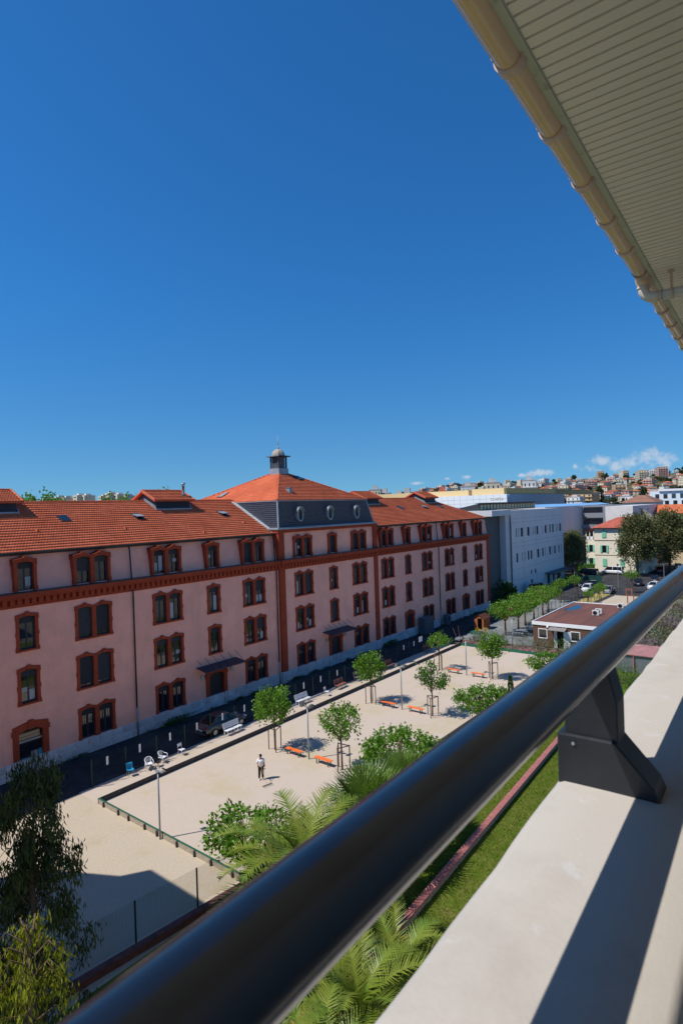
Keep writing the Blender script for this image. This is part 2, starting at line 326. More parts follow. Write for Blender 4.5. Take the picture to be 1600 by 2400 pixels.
# windows
WM = {}
def win_meshes(kind, n):
    k = (kind, n)
    if k in WM: return WM[k]
    cs = centers(n); ow = cs[-1]+.79; hb = .15 if kind == 'mid' else 0.; zs = {'mid': 2.45, 'low': 2.2, 'att': 2.02}[kind]; dp = {'mid': .28, 'low': .28, 'att': .85}[kind]; fr = -.07 if kind != 'att' else -.16
    s = MB(); hw = .565
    for sgn in (-1, 1):
        a, b = sorted((sgn*(cs[-1]+hw), sgn*ow)); s.box(a, b, fr, dp, hb*.5, zs)
        a, b = sorted((sgn*(cs[-1]+hw+.001), sgn*(ow+.04))); s.box(a, b, fr-.03, dp-.01, 0 if kind == 'mid' else .02, .33); s.box(a, b, fr-.03, dp-.01, zs-.12, zs+.02)
        if kind == 'mid': s.box(a, b, fr-.02, dp-.02, 1.12, 1.42)
    if n == 2: s.box(-.176, .176, fr, dp, hb*.5, zs); s.box(-.2, .2, fr-.025, dp-.02, 0, .3)
    up = .25 if kind != 'att' else .31
    for c in cs:
        xl, xr = c-.75 if (n == 2 and c > 0) else c-.79-.04*(c <= 0), c+.75 if (n == 2 and c < 0) else c+.79+.04*(c >= 0)
        if n == 2: xl, xr = (max(xl, 0), xr) if c > 0 else (xl, min(xr, 0))
        zl, zr = (zs+up-.02 if xl != 0 else zs+up-.09), (zs+up-.02 if xr != 0 else zs+up-.09)
        arc = [(c-hw+2*hw*i/8, zs+.11*(1-(2*i/8-1)**2)) for i in range(9)]
        s.prism([(xl, zs)]+arc+[(xr, zs), (xr, zr), (c+.2, zs+up+.10), (c-.2, zs+up+.10), (xl, zl)], fr-.01*cs.index(c), dp-.01*cs.index(c))
        s.box(c-.14, c+.14, fr-.06, dp-.03, zs+.14, zs+up+.19)
        if kind == 'att': s.prism([(xl, zr-.05), (xr, zr-.05), (xr, zr+.015), (c, zs+up+.11), (xl, zl+.015)], fr-.04, dp-.04)
    if kind == 'mid': s.box(-ow-.05, ow+.05, fr-.07, dp-.03, .02, hb)
    j = MB(); pane = MB(); zt = zs+.17
    for c in cs:
        j.box(c-.58, c-.475, .15, .21, hb, zt); j.box(c+.475, c+.58, .15, .21, hb, zt); j.box(c-.05, c+.05, .14, .20, hb, zt); j.box(c-.55, c+.55, .152, .208, hb, hb+.12); j.box(c-.55, c+.55, .148, .206, zs-.42, zs-.34)
        if kind == 'low':
            for q in range(7): j.box(c-.5+q*.165, c-.485+q*.165, .03, .045, hb+.02, zt)
    pane.box(-.21, .21, .175, .19, hb+.12, zt)
    sh = {}
    for d in (.55, 1.2, 2.0 if kind != 'mid' else 2.25):
        m_ = MB(); zb = max(hb+.02, zt-d); nn = max(2, int((zt-zb)/.12)); hh = (zt-zb)/nn
        for q in range(nn): m_.add([(-.57, .125, zb+q*hh), (.57, .125, zb+q*hh), (.57, .105, zb+(q+.5)*hh), (-.57, .105, zb+(q+.5)*hh), (.57, .125, zb+(q+1)*hh), (-.57, .125, zb+(q+1)*hh)], [(0, 1, 2, 3), (3, 2, 4, 5)])
        me = bpy.data.meshes.new('roller_shutter'); me.from_pydata(m_.v, [], m_.f); me.materials.append(SHUT); sh[d] = me
    def mk(x, nm, mt):
        me = bpy.data.meshes.new(nm); me.from_pydata(x.v, [], x.f); me.materials.append(mt); return me
    WM[k] = (mk(s, 'window', RED), mk(j, 'window_frame', JOIN), mk(pane, 'pane', GLASS), sh, cs)
    return WM[k]
def place_window(kind, n, xc, y, z, rng, drops):
    ms, mj, mp, sh, cs = win_meshes(kind, n)
    o = put(ms, 'window', RED, BLD, Vector((xc, y, z))-BL)
    put(mj, 'window_frame', JOIN, o, (0, 0, 0))
    for i, c in enumerate(cs):
        for e in (-.255, .255):
            pn = put(mp, 'pane', GLASS, o, (c+e, 0, 0))
            if kind != 'low' and rng.random() < .3: put(REFL[rng.randrange(3)], 'pale_reflection', None, o, (c+e, 0, 0))
        put(sh[drops[i % len(drops)]], 'roller_shutter', SHUT, o, (c, 0, 0))
rw = random.Random(11); REFL = []; REFLM = mat('pale_reflection_paint', (.42, .42, .43), .8, .15, 6)  # pale panels before some panes: reflections put in as colour, curtain-like
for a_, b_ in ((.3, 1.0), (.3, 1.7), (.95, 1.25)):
    _t = MB().box(-.19, .19, .166, .173, a_, b_); _m2 = bpy.data.meshes.new('pale_reflection'); _m2.from_pydata(_t.v, [], _t.f); _m2.materials.append(REFLM); REFL.append(_m2)
FULL = {('mid', 24.15, F3): 2.25, ('mid', 24.15, F2): 2.25}
for xc, n in COLS:
    for kind, z in (('low', F1), ('mid', F2), ('mid', F3), ('att', FA+.02)):
        if kind == 'low' and xc in DOORS: continue
        inpav = PAV0 < xc < PAV1; y = FY-(.1 if inpav else 0)
        if kind == 'att': y = FY+.05 if not inpav else FY-.02
        full = 2.25 if kind == 'mid' else 2.0
        dr = [rw.choice([.55, .55, .55, 1.2, full]) for _ in range(2)]
        if (kind, xc, z) in FULL: dr = [full, full]
        if kind == 'low': dr = [.55, .55]
        place_window(kind, n, xc, y, z, rw, dr)
# doors
for xc, wd in DOORS.items():
    y = FY-.1 if PAV0 < xc < PAV1 else FY
    m_ = MB(); h2 = wd/2
    for sgn in (-1, 1):
        a, b = sorted((sgn*.855, sgn*h2)); m_.box(xc+a, xc+b, y-.10, y+.28, 1.0, 3.05)
        a, b = sorted((sgn*.86, sgn*(h2+.08))); m_.box(xc+a, xc+b, y-.14, y+.27, 3.0, 3.35)
    arc = [(xc-.855+1.71*i/10, 3.05+.3*(1-(2*i/10-1)**2)) for i in range(11)]
    m_.prism([(xc-h2, 3.05)]+arc+[(xc+h2, 3.05), (xc+h2, 3.62), (xc+.3, 3.82), (xc-.3, 3.82), (xc-h2, 3.62)], y-.105, y+.265)
    m_.box(xc-.2, xc+.2, y-.17, y+.2, 3.3, 3.92)
    d = m_.build('door', RED, BLD)
    m_ = MB(); m_.box(xc-.86, xc+.86, y+.22, y+.27, 0, 3.4); m_.box(xc-.03, xc+.03, y+.19, y+.22, .03, 2.6); m_.box(xc-.86, xc+.86, y+.18, y+.219, 2.6, 2.72)
    lf = m_.build('door_leaf', SHUT if xc != 19.05 else GLASS, d)
    for sgn in (-1, 1):
        a, b = sorted((sgn*.86, sgn*(h2+.02))); MB().box(xc+a, xc+b, y-.16, y+.25, 0.0, 1.22).build('door_jamb_stone', STONE, d).location = (0, 0, 0)
    if xc == 19.05:
        m_ = MB(); m_.box(xc+.05, xc+.5, y+.12, y+.2, 1.05, 1.55); m_.build('wall_fan_unit', GALV, d)
        m_ = MB(); m_.box(xc+.56, xc+.8, y+.12, y+.16, .9, 1.6); m_.build('poster', BLUEPL, d)
        m_ = MB(); m_.box(xc-.86, xc+.86, y+.14, y+.17, 2.35, 2.5); m_.build('sign_band', GALV, d)
# plinth: coursed blocks
pl = MB().box(XE0, XE1-.01, FY-.06, FY+.2, 0, 1.16).build('plinth', STONE, BLD)
rs = random.Random(3); STB = {}
def block(l, h):
    k = (round(l, 1), round(h, 2))
    if k not in STB:
        m_ = MB(); e = .018; L, Hh = k[0]/2-.012, k[1]-.02
        m_.add([(-L, 0, .01), (L, 0, .01), (L, 0, Hh), (-L, 0, Hh), (-L+e, -.045, .01+e), (L-e, -.045, .01+e), (L-e, -.045, Hh-e), (-L+e, -.045, Hh-e)], [(4, 5, 6, 7), (0, 1, 5, 4), (1, 2, 6, 5), (2, 3, 7, 6), (3, 0, 4, 7)])
        me = bpy.data.meshes.new('stone'); me.from_pydata(m_.v, [], m_.f); me.materials.append(STONE); STB[k] = me
    return STB[k]
for z0, h in ((0.0, .62), (.62, .56)):
    x = 9.0 + (0.5 if z0 else 0)
    while x < XE1-1.6:
        l = rs.choice([1.0, 1.2, 1.4, 1.7])
        if not any(x < xc+.9 and x+l > xc-.9 for xc in DOORS):
            o = put(block(l, h), 'stone', STONE, pl, (x+l/2, FY-.06 if not PAV0-.2 < x+l/2 < PAV1+.2 else FY-.15, z0))
        x += l
MB().box(PAV0-.02, PAV1+.02, FY-.15, FY, 0, 1.18).build('plinth', STONE, BLD)
# string course, cornice, pilasters
MB().box(XE0, XE1+.03, FY-.03, FY+.1, 4.02, 4.12).box(PAV0, PAV1, FY-.13, FY-.05, 4.021, 4.121).build('string_course', PINK, BLD)
cn = MB()
for a, b, o_ in ((XE0, PAV0, 0), (PAV0, PAV1, -.14), (PAV1, XE1+.12, 0)):
    cn.box(a, b, FY-.10+o_, FY+.2, 12.18, 12.42); cn.box(a, b, FY-.04+o_, FY+.2, 12.42, 12.80)
    cn.box(a, b, FY-.36+o_, FY+.3, 12.80, 12.94); cn.box(a, b, FY-.46+o_, FY+.3, 12.94, 13.20)
for y0, y1, z0, z1 in ((FY, 61.3, 12.18, 12.8), ): cn.box(XE1-.02, XE1+.1, y0, y1, z0, z1); cn.box(XE1-.02, XE1+.45, FY-.45, y1, 12.81, 13.19)
cn = cn.build('cornice', RED, BLD)
dm = bpy.data.meshes.new('dentil'); _t = MB().box(-.15, .15, -.20, 0, 0, .36).box(-.12, .12, -.17, 0, -.08, 0); dm.from_pydata(_t.v, [], _t.f); dm.materials.append(RED)
x = 12.0
while x < XE1:
    put(dm, 'dentil', RED, cn, (x, FY-.04-(.14 if PAV0 < x < PAV1 else 0), 12.43)); x += .5
fl = MB()
for a, b, o_ in ((XE0, PAV0, 0), (PAV0, PAV1, -.14), (PAV1, XE1+.12, 0)): fl.box(a, b, FY-.50+o_, FY+.35, 13.205, 13.27)
fl.build('cornice_flashing', GUTTER, BLD)
for a, b in ((PAV0-.02, PAV0+.84), (PAV1-.78, PAV1+.02)): MB().box(a, b, FY-.24, FY+.1, 1.18, 12.17).build('pilaster', RED, BLD); MB().box(a, b, FY-.22, FY+.9, 13.28, 16.2).build('attic_pilaster', RED, BLD); MB().box(a-.06, b+.06, FY-.34, FY, 0, 1.178).build('pilaster_base', STONE, BLD)
MB().box(XE1-.9, XE1+.06, FY-.1, FY+.9, 1.18, 12.17).build('pilaster', RED, BLD)
MB().box(PAV0-.1, PAV1+.1, FY-.26, 61.5, 16.15, 16.5).build('pavilion_band', RED, BLD)
MB().box(PAV0-.2, PAV1+.2, FY-.4, 61.6, 16.505, 16.62).box(PAV0+.1, PAV1-.1, FY-.12, 61.4, 16.62, 16.72).build('pavilion_ledge', ZINC, BLD)
# roofs
def tiles(O, U, V, rows, tw, tl, lift=.075, rib=.04, flat=False, N=None):
    """rows: list of (v0, u_from, u_to); returns arrays of real overlapping tiles laid on a plane"""
    O, U, V = (np.array(q, float) for q in (O, U, V)); N = np.cross(U, V) if N is None else np.array(N, float); Vs, Fs = [], []; base = 0
    prof = [(0, 0), (tw*.985, 0)] if flat else [(0, .004), (tw*.62, 0), (tw*.80, rib), (tw*.985, .002)]
    k = len(prof)
    for v0, a, b in rows:
        n = int((b-a)/tw)
        if n < 1: continue
        us = a + tw*np.arange(n)
        for i, (du, dn) in enumerate(prof): pass
        P = []
        for du, dn in prof: P.append(O+np.outer(us+du, U)+V*v0+N*(dn+lift))
        for du, dn in prof: P.append(O+np.outer(us+du, U)+V*(v0+tl*1.04)+N*(dn*.9+.004))
        for du, dn in prof: P.append(O+np.outer(us+du, U)+V*v0+N*(-.0+dn*.3))
        P = np.stack(P, 1)                        # n, 3k, 3
        idx = (base+np.arange(n)*3*k)[:, None]
        f = []
        for i in range(k-1): f.append(np.concatenate([idx+i, idx+i+1, idx+k+i+1, idx+k+i], 1)); f.append(np.concatenate([idx+2*k+i, idx+2*k+i+1, idx+i+1, idx+i], 1))
        Vs.append(P.reshape(-1, 3)); Fs.append(np.concatenate(f, 0)); base += n*3*k
    return np.concatenate(Vs), np.concatenate(Fs)
def roof_plane(name, O, U, L, W, a0, a1, b0, b1, V, m, parent, tw=.215, tl=.43, **k):
    """tiled plane; left edge runs a0->a1 and right edge b0->b1 from eave to top; a solid deck lies under the tiles"""
    rows = [(v, a0+(a1-a0)*v/L, b0+(b1-b0)*v/L) for v in np.arange(0, L-tl*.5, tl)]
    VV, FF = tiles(O, U, V, rows, tw, tl, **k)
    O_, U_, V_ = Vector(O), Vector(U), Vector(V); n = U_.cross(V_)
    deck = MB(); q = [O_+U_*a0, O_+U_*b0, O_+U_*b1+V_*L, O_+U_*a1+V_*L]; deck.add([p-n*.02 for p in q]+[p-n*.14 for p in q], [(0, 1, 2, 3), (7, 6, 5, 4), (0, 4, 5, 1), (1, 5, 6, 2), (2, 6, 7, 3), (3, 7, 4, 0)])
    d = deck.build(name, m, parent)
    t_ = npmesh('roof_tiles' if not k.get('flat') else 'slates', VV, FF, m, d, local=True); t_.location = (0, 0, 0); t_['kind'] = 'stuff'
    return d
SL = math.hypot(RIDY-EAVY, RIDZ-EAVZ); VU = Vector((0, (RIDY-EAVY)/SL, (RIDZ-EAVZ)/SL))
roof_plane('roof', (0, EAVY-.12, EAVZ-.06), (1, 0, 0), SL+.12, 0, 8., 8., PAV0+.6, PAV0+2.4, VU, TILE, BLD)
roof_plane('roof', (0, EAVY-.12, EAVZ-.06), (1, 0, 0), SL+.12, 0, PAV1-.5, PAV1-2.5, XE1+.1, XE1-7.9, VU, TILE, BLD)
hv = Vector((-7.9/SL, 0, (RIDZ-EAVZ)/SL))
roof_plane('roof', (XE1+.1, 53, EAVZ-.06), (0, 1, 0), SL+.1, 0, -8.0, 0, 8.0, 0, hv, TILE, BLD)
mb = MB(); mb.quad((XE1, 61, EAVZ), (XE0, 61, EAVZ), (XE0, RIDY, RIDZ), (XE1-7.9, RIDY, RIDZ)); mb.quad((XE0, EAVY, EAVZ-.03), (8.1, EAVY, EAVZ-.03), (8.1, RIDY, RIDZ-.02), (XE0, RIDY, RIDZ-.02))
mb.build('roof', TILE, BLD)
def ridge_caps(a, b, r=.11, step=.42):
    a, b = Vector(a), Vector(b); n = max(1, int((b-a).length/step)); d = (b-a)/n; m_ = MB()
    for i in range(n): m_.tube([a+d*i, a+d*(i+1.08)], [r*1.08, r*.9], 7)
    return m_
rc = ridge_caps((8, RIDY, RIDZ+.02), (PAV0+1, RIDY, RIDZ+.02)); rc.v += []
for a, b in (((PAV1-2, RIDY, RIDZ+.02), (XE1-7.9, RIDY, RIDZ+.02)), ((XE1+.1, EAVY-.1, EAVZ), (XE1-7.9, RIDY, RIDZ+.02))):
    t_ = ridge_caps(a, b); rc.add(t_.v, t_.f)
tag(rc.build('ridge_tiles', TILE, BLD), kind='stuff')
g = MB()
for a, b in ((8., PAV0+.15), (PAV1-.1, XE1+.15)):
    g.prism([(EAVY-.30, EAVZ-.16), (EAVY-.12, EAVZ-.16), (EAVY-.06, EAVZ-.02), (EAVY-.36, EAVZ-.02)], a, b, 'X'); g.box(a, b, EAVY-.15, EAVY+.2, EAVZ-.24, EAVZ-.165)
g.box(XE1-.1, XE1+.22, EAVY-.2, 61, EAVZ-.18, EAVZ-.03)
g.build('eaves_gutter', GUTTER, BLD)
for x in (27.6, 44.62, 79.93):
    dpm = MB().tube([(x, EAVY-.2, EAVZ-.15), (x, EAVY-.3, EAVZ-.45), (x, FY+.02, 13.4), (x, FY-.14, 12.9), (x, FY-.14, 12.1), (x, FY-.14, 2.4)], .065, 8)
    o = dpm.build('downpipe', GUTTER, BLD, smooth=True)
    MB().tube([(x, FY-.2, 2.4), (x, FY-.2, .05)], .075, 8).build('downpipe_shoe', GALV, o, smooth=True).location = (0, 0, 0)
# slate mansard and hip roof of the pavilion
s0, s1, sf, st = PAV0+.35, PAV1-.35, FY+.1, 16.72
t0, t1, tf, tt = PAV0+.95, PAV1-.95, FY+.72, 19.66
mb = MB(); mb.add([(s0, sf, st), (s1, sf, st), (s1, 61.2, st), (s0, 61.2, st), (t0, tf, tt), (t1, tf, tt), (t1, 60.6, tt), (t0, 60.6, tt)], [(0, 1, 5, 4), (1, 2, 6, 5), (2, 3, 7, 6), (3, 0, 4, 7), (4, 5, 6, 7)])
ms = mb.build('mansard_wall', SLATE, BLD)
def plane_slates(O, U, Vd, W0, W1, off):
    V_ = Vector(Vd); L = V_.length; V_ = V_/L; rows = [(v, off*v/L + (int(v/.22) % 2)*.15, W0-off*v/L) for v in np.arange(0, L-.1, .22)]
    VV, FF = tiles(O, U, V_, rows, .3, .22, lift=.022, flat=True)
    t_ = npmesh('slates', VV, FF, SLATE, ms, local=True); t_['kind'] = 'stuff'
plane_slates((s0, sf, st), (1, 0, 0), (0, tf-sf, tt-st), s1-s0, 0, .6)
plane_slates((s0, 61.2, st), (0, -1, 0), (t0-s0, 0, tt-st), 61.2-sf, 0, .6)
zr = MB()
for a, b, r in (((t0, tf, tt+.02), (t1, tf, tt+.02), .11), ((t0, tf, tt+.02), (t0, 60.6, tt+.02), .11), ((t1, tf, tt+.02), (t1, 60.6, tt+.02), .11), ((s0, sf, st), (t0, tf, tt), .09), ((s1, sf, st), (t1, tf, tt), .09)): zr.tube([a, b], r, 8)
zr.box(t0-.12, t1+.12, tf-.13, 60.7, tt-.06, tt+.03)
zr.build('zinc_roll', ZINC, BLD, smooth=False)
AX, AY, AZ = 54.2, 53.0, 23.25; hb_ = .75
for O, U, w, run in (((AX, tf-.12, tt+.04), (1, 0, 0), (t1-t0)/2+.1, AY-hb_-tf+.12), ((t0-.12, AY, tt+.04), (0, -1, 0), 60.6-AY+.1, AX-hb_-t0+.12), ((t1+.12, AY, tt+.04), (0, 1, 0), 60.6-AY+.1, t1-AX-hb_+.12), ((AX, 60.7, tt+.04), (-1, 0, 0), (t1-t0)/2+.1, 60.7-AY-hb_)):
    U_ = Vector(U); inn = Vector((0, 0, 1)).cross(U_); L = math.hypot(run, AZ-tt-.04); V_ = (inn*run+Vector((0, 0, AZ-tt-.04)))/L
    roof_plane('pavilion_roof', O, U, L, 0, -w, -hb_, w, hb_, V_, TILE, BLD)
hc = MB()
for cx, cy, sx_, sy_ in ((t0-.1, tf-.1, -1, -1), (t1+.1, tf-.1, 1, -1), (t0-.1, 60.7, -1, 1), (t1+.1, 60.7, 1, 1)):
    t_ = ridge_caps((cx, cy, tt+.08), (AX+sx_*hb_, AY+sy_*hb_, AZ+.06), .10); hc.add(t_.v, t_.f)
tag(hc.build('hip_tiles', TILE, BLD), kind='stuff')
# flashing where the wing roof meets the slate return, skylights of the pavilion
fl2 = MB(); pa = Vector((PAV0+.26, 45.25, EAVZ+.16)); pb_ = Vector((PAV0+.93, 52.4, 19.78)); nst = 20
for i in range(nst): q0, q1 = pa.lerp(pb_, i/nst), pa.lerp(pb_, (i+.92)/nst); fl2.add([(q0.x-.42, q0.y, q0.z), (q0.x+.05, q0.y, q0.z+.05), (q1.x+.05, q1.y, q1.z+.05), (q1.x-.42, q1.y, q1.z), (q0.x-.42, q0.y, q0.z-.2), (q1.x-.42, q1.y, q1.z-.2)], [(0, 1, 2, 3), (4, 0, 3, 5)])
fl2.build('roof_flashing', mat('bright_zinc', (.55, .57, .57), .5, .1, 2, metal=.2), BLD)
def face_box(name, c, ax, sl, size, m, par):             # thin box lying on a hip face: ax = direction down the slope in plan
    d = Vector((ax[0], ax[1], 0)); v = (-d*math.cos(sl)+Vector((0, 0, math.sin(sl)))); n = (d*math.sin(sl)+Vector((0, 0, math.cos(sl)))); u = v.cross(n); o_ = MB().obox(Vector(c)+n*.1, size, m=Matrix((u, v, n)).transposed()).build(name, m, par)
    if par is not BLD: o_.location = (0, 0, 0)
    return o_
sf_ = math.atan2(AZ-tt, AY-hb_-tf); sl_ = math.atan2(AZ-tt, AX-hb_-t0)
k1 = face_box('skylight', (55.6, 50.9, tt+.04+(50.9-tf)*math.tan(sf_)), (0, -1), sf_, (.85, 1.2, .14), GUTTER, BLD); face_box('pane', (55.6, 50.9, tt+.13+(50.9-tf)*math.tan(sf_)), (0, -1), sf_, (.65, 1.0, .02), GLASS, k1)
k2 = face_box('skylight', (47.9, 56.5, tt+.04+(47.9-t0)*math.tan(sl_)), (-1, 0), sl_, (.9, 1.4, .14), GUTTER, BLD); face_box('pane', (47.9, 56.5, tt+.13+(47.9-t0)*math.tan(sl_)), (-1, 0), sl_, (.7, 1.2, .02), ZINC, k2)
# lantern on top
ln = MB().box(AX-.88, AX+.88, AY-.88, AY+.88, AZ-.35, AZ+.72).build('lantern', ZINC, BLD)
lz = AZ+.72
m_ = MB()
for sx_ in (-1, 1):
    for sy_ in (-1, 1): m_.box(AX+sx_*.68-.09, AX+sx_*.68+.09, AY+sy_*.68-.09, AY+sy_*.68+.09, lz, lz+1.55)
m_.box(AX-.72, AX+.72, AY-.72, AY+.72, lz, lz+.1).box(AX-.55, AX+.55, AY-.55, AY+.55, lz, lz+1.5)
m_.build('lantern_post', SLATE, ln).location = (0, 0, 0)
m_ = MB()
for q in range(9):
    z = lz+.15+q*.15
    m_.prism([(AX-.6, z), (AX+.6, z), (AX+.6, z+.03), (AX-.6, z+.03)], AY-.68, AY-.56).add([(AX-.70, AY-.58, z), (AX-.58, AY-.58, z+.1), (AX-.58, AY+.58, z+.1), (AX-.70, AY+.58, z)], [(0, 1, 2, 3), (3, 2, 1, 0)])
m_.build('louvre', ZINC, ln).location = (0, 0, 0)
DOME = mat('dome_stone', (.38, .32, .25), .7, .15, 3)
m_ = MB(); m_.prism([(AX-1.15, lz+1.5), (AX+1.15, lz+1.5), (AX+1.02, lz+1.62), (AX-1.02, lz+1.62)], AY-1.15, AY+1.15)
m_.build('lantern_brim', SLATE, ln).location = (0, 0, 0)
m_ = MB(); m_.lathe([(.86, lz+1.62), (.86, lz+1.70), (.80, lz+1.95), (.66, lz+2.2), (.42, lz+2.42), (.14, lz+2.54), (.10, lz+2.6)], 8, (AX, AY, 0))
m_.build('dome', DOME, ln, smooth=False).location = (0, 0, 0)
m_ = MB(); m_.lathe([(.10, lz+2.58), (.16, lz+2.68), (.07, lz+2.78), (.05, lz+3.2), (.08, lz+3.3), (.03, lz+3.42), (.012, lz+4.35)], 8, (AX, AY, 0)); m_.build('finial', ZINC, ln, smooth=True).location = (0, 0, 0)
# oval dormers
for xo in (48.9, 54.2, 59.5):
    zc, yo = 18.05, FY+.05; m_ = MB(); n = 24
    for (a, b, y0) in ((.52, .80, 0),):
        outer = [(xo+a*math.cos(2*math.pi*i/n), zc+b*math.sin(2*math.pi*i/n)) for i in range(n)]; inner = [(xo+(a-.13)*math.cos(2*math.pi*i/n), zc+(b-.14)*math.sin(2*math.pi*i/n)) for i in range(n)]
        vs_ = [(x, yo-.05, z) for x, z in outer]+[(x, yo-.05, z) for x, z in inner]+[(x, yo+.75, z) for x, z in outer]+[(x, yo+.3, z) for x, z in inner]
        m_.add(vs_, [(i, (i+1) % n, n+(i+1) % n, n+i) for i in range(n)]+[(2*n+i, 2*n+(i+1) % n, (i+1) % n, i) for i in range(n)]+[(n+i, n+(i+1) % n, 3*n+(i+1) % n, 3*n+i) for i in range(n)])
    for i in range(10):                                  # projecting hood over the upper half
        t0_, t1_ = math.pi*(.12+.76*i/10), math.pi*(.12+.76*(i+1)/10)
        p = [(xo+(.62)*math.cos(t), zc+(.92)*math.sin(t)) for t in (t0_, t1_)]; q = [(xo+.53*math.cos(t), zc+.81*math.sin(t)) for t in (t0_, t1_)]
        m_.add([(p[0][0], yo-.16, p[0][1]), (p[1][0], yo-.16, p[1][1]), (p[1][0], yo+.7, p[1][1]), (p[0][0], yo+.7, p[0][1]), (q[0][0], yo-.16, q[0][1]), (q[1][0], yo-.16, q[1][1])], [(0, 1, 2, 3), (0, 4, 5, 1), (3, 2, 1, 0)])
    o = m_.build('oval_dormer', ZINC, BLD)
    pz_ = MB(); pz_.add([(xo+.40*math.cos(2*math.pi*i/n), yo+.2, zc+.67*math.sin(2*math.pi*i/n)) for i in range(n)], [tuple(range(n))]); pz_.build('pane', GLASS, o).location = (0, 0, 0)
# roof monitors
def roofz(y): return EAVZ+(y-EAVY)*(RIDZ-EAVZ)/(RIDY-EAVY)
for x0, x1 in ((16.9, 21.75), (34.2, 39.1), (69.4, 74.2), (87.1, 91.6)):
    yf, yb, zt = 51.15, 54.85, 20.1
    m_ = MB(); m_.prism([(yf, roofz(yf)-.1), (yf, zt), (53, 20.95), (yb, zt), (yb, roofz(yf)-.1)], x0+.4, x1-.4, 'X')
    mo = m_.build('roof_monitor', JOIN, BLD)
    m_ = MB(); k = 6
    for i in range(k): 
        z = roofz(yf)+.2+i*.12; m_.box(x0+.7, x1-.7, yf-.05, yf-.005, z, z+.05)
    m_.build('louvre', SHUT, mo).location = (0, 0, 0)
    m_ = MB(); m_.box(x0+.3, x1-.3, yf-.25, yf, roofz(yf)-.08, roofz(yf)+.08); m_.prism([(yf-.3, roofz(yf-.3)+.05), (53, RIDZ+.06), (53, RIDZ+.3), (yf-.05, roofz(yf)+.36)], x0+.28, x0+.36, 'X'); m_.prism([(yf-.3, roofz(yf-.3)+.05), (53, RIDZ+.06), (53, RIDZ+.3), (yf-.05, roofz(yf)+.36)], x1-.36, x1-.28, 'X')
    m_.build('flashing', ZINC, mo).location = (0, 0, 0)
    L = math.hypot(2.3, 1.05)
    for O, U, V_ in (((0, 50.7, 20.0), (1, 0, 0), Vector((0, 2.3, 1.05))/L), ((0, 55.3, 20.0), (-1, 0, 0), Vector((0, -2.3, 1.05))/L)):
        a, b = (x0, x1) if U[0] > 0 else (-x1, -x0)
        rp = roof_plane('monitor_roof', O, U, L, 0, a, a, b, b, V_, TILE, BLD)
    t_ = ridge_caps((x0, 53, 21.08), (x1, 53, 21.08)); t2 = ridge_caps((x0+.05, 50.7, 20.05), (x0+.05, 53, 21.1), .09, .3); t_.add(t2.v, t2.f); t2 = ridge_caps((x1-.05, 50.7, 20.05), (x1-.05, 53, 21.1), .09, .3); t_.add(t2.v, t2.f)
    tag(t_.build('monitor_ridge_tiles', TILE, BLD), kind='stuff')
    if x0 == 34.2:
        fx_ = MB().lathe([(.3, 20.4), (.13, 20.75), (.13, 21.5), (.2, 21.5), (.2, 21.56)], 10, (38.4, 51.7, 0)).tube([(38.2, 51.7, 21.62), (38.6, 51.7, 21.8)], .12, 8); fx_.build('flue', GALV, BLD, smooth=True)
# skylights and small vents on the slopes
def skylight(xc, yc, open_=False, w=.85, l=1.2):
    z = roofz(yc); nrm = Vector((0, -VU.z, VU.y)); rm = Matrix((Vector((1, 0, 0)), VU, nrm)).transposed(); c = Vector((xc, yc, z))+nrm*.06
    o = MB().obox(c, (w, l, .14), m=rm).build('skylight', GUTTER, BLD)
    if open_: rm2 = rm @ Matrix.Rotation(math.radians(-14), 3, 'X'); MB().obox(c+nrm*.16-VU*.0, (w*.95, l*.95, .05), m=rm2).build('sash', ZINC, o).location = (0, 0, 0)
    MB().obox(c+nrm*.075-(VU*.12 if open_ else VU*0), (w*.78, l*.8, .012), m=rm).build('pane', GLASS, o).location = (0, 0, 0)
for x, y, op in ((17.2, 48.9, 0), (24.6, 49.8, 0), (31.6, 49.7, 1), (41.9, 49.7, 1), (77.6, 49.7, 0), (84.7, 49.7, 1), (90.2, 49.7, 0)): skylight(x, y, op)
vt = MB()
for x, y in ((21.5, 47.9), (29.0, 47.6), (36.5, 46.1), (43.0, 47.6), (86.5, 48.3), (89, 46.9)): vt.obox((x, y, roofz(y)+.1), (.16, .3, .22))
vt.build('roof_vent', TILE, BLD)
ch = MB().box(49.6, 50.1, 46.9, 47.4, 19.9, 21.15).box(49.55, 50.15, 46.85, 47.45, 21.15, 21.22); ch.build('roof_chimney', ZINC, BLD)
# awnings over the doors, wall lamps
for xc in (36.3, 54.3):
    y = FY if xc < 40 else FY-.1
    aw = MB().add([(xc-2.4, y-.01, 4.22), (xc+2.4, y-.01, 4.22), (xc+2.4, y-1.45, 4.0), (xc-2.4, y-1.45, 4.0), (xc-2.4, y-.01, 4.16), (xc+2.4, y-.01, 4.16), (xc+2.4, y-1.45, 3.9), (xc-2.4, y-1.45, 3.9)], [(3, 2, 1, 0), (4, 5, 6, 7), (0, 1, 5, 4), (2, 3, 7, 6), (1, 2, 6, 5), (3, 0, 4, 7)]).build('door_awning', JOIN, BLD)
    m_ = MB()
    for i in range(6): x = xc-2.3+i*.92; m_.tube([(x, y, 4.95), (x, y-1.3, 4.02)], .018, 5)
    m_.build('tie_rod', GUTTER, aw).location = (0, 0, 0)
    for sx_ in (-1.8, 1.75):
        MB().lathe([(.2, 0), (.2, .06), (.14, .12), (0.01, .14)], 14, (0, 0, 0), 'Y').build('wall_lamp', GALV, BLD, local=True).location = Vector((xc+sx_, y-.14, 3.2))-BL
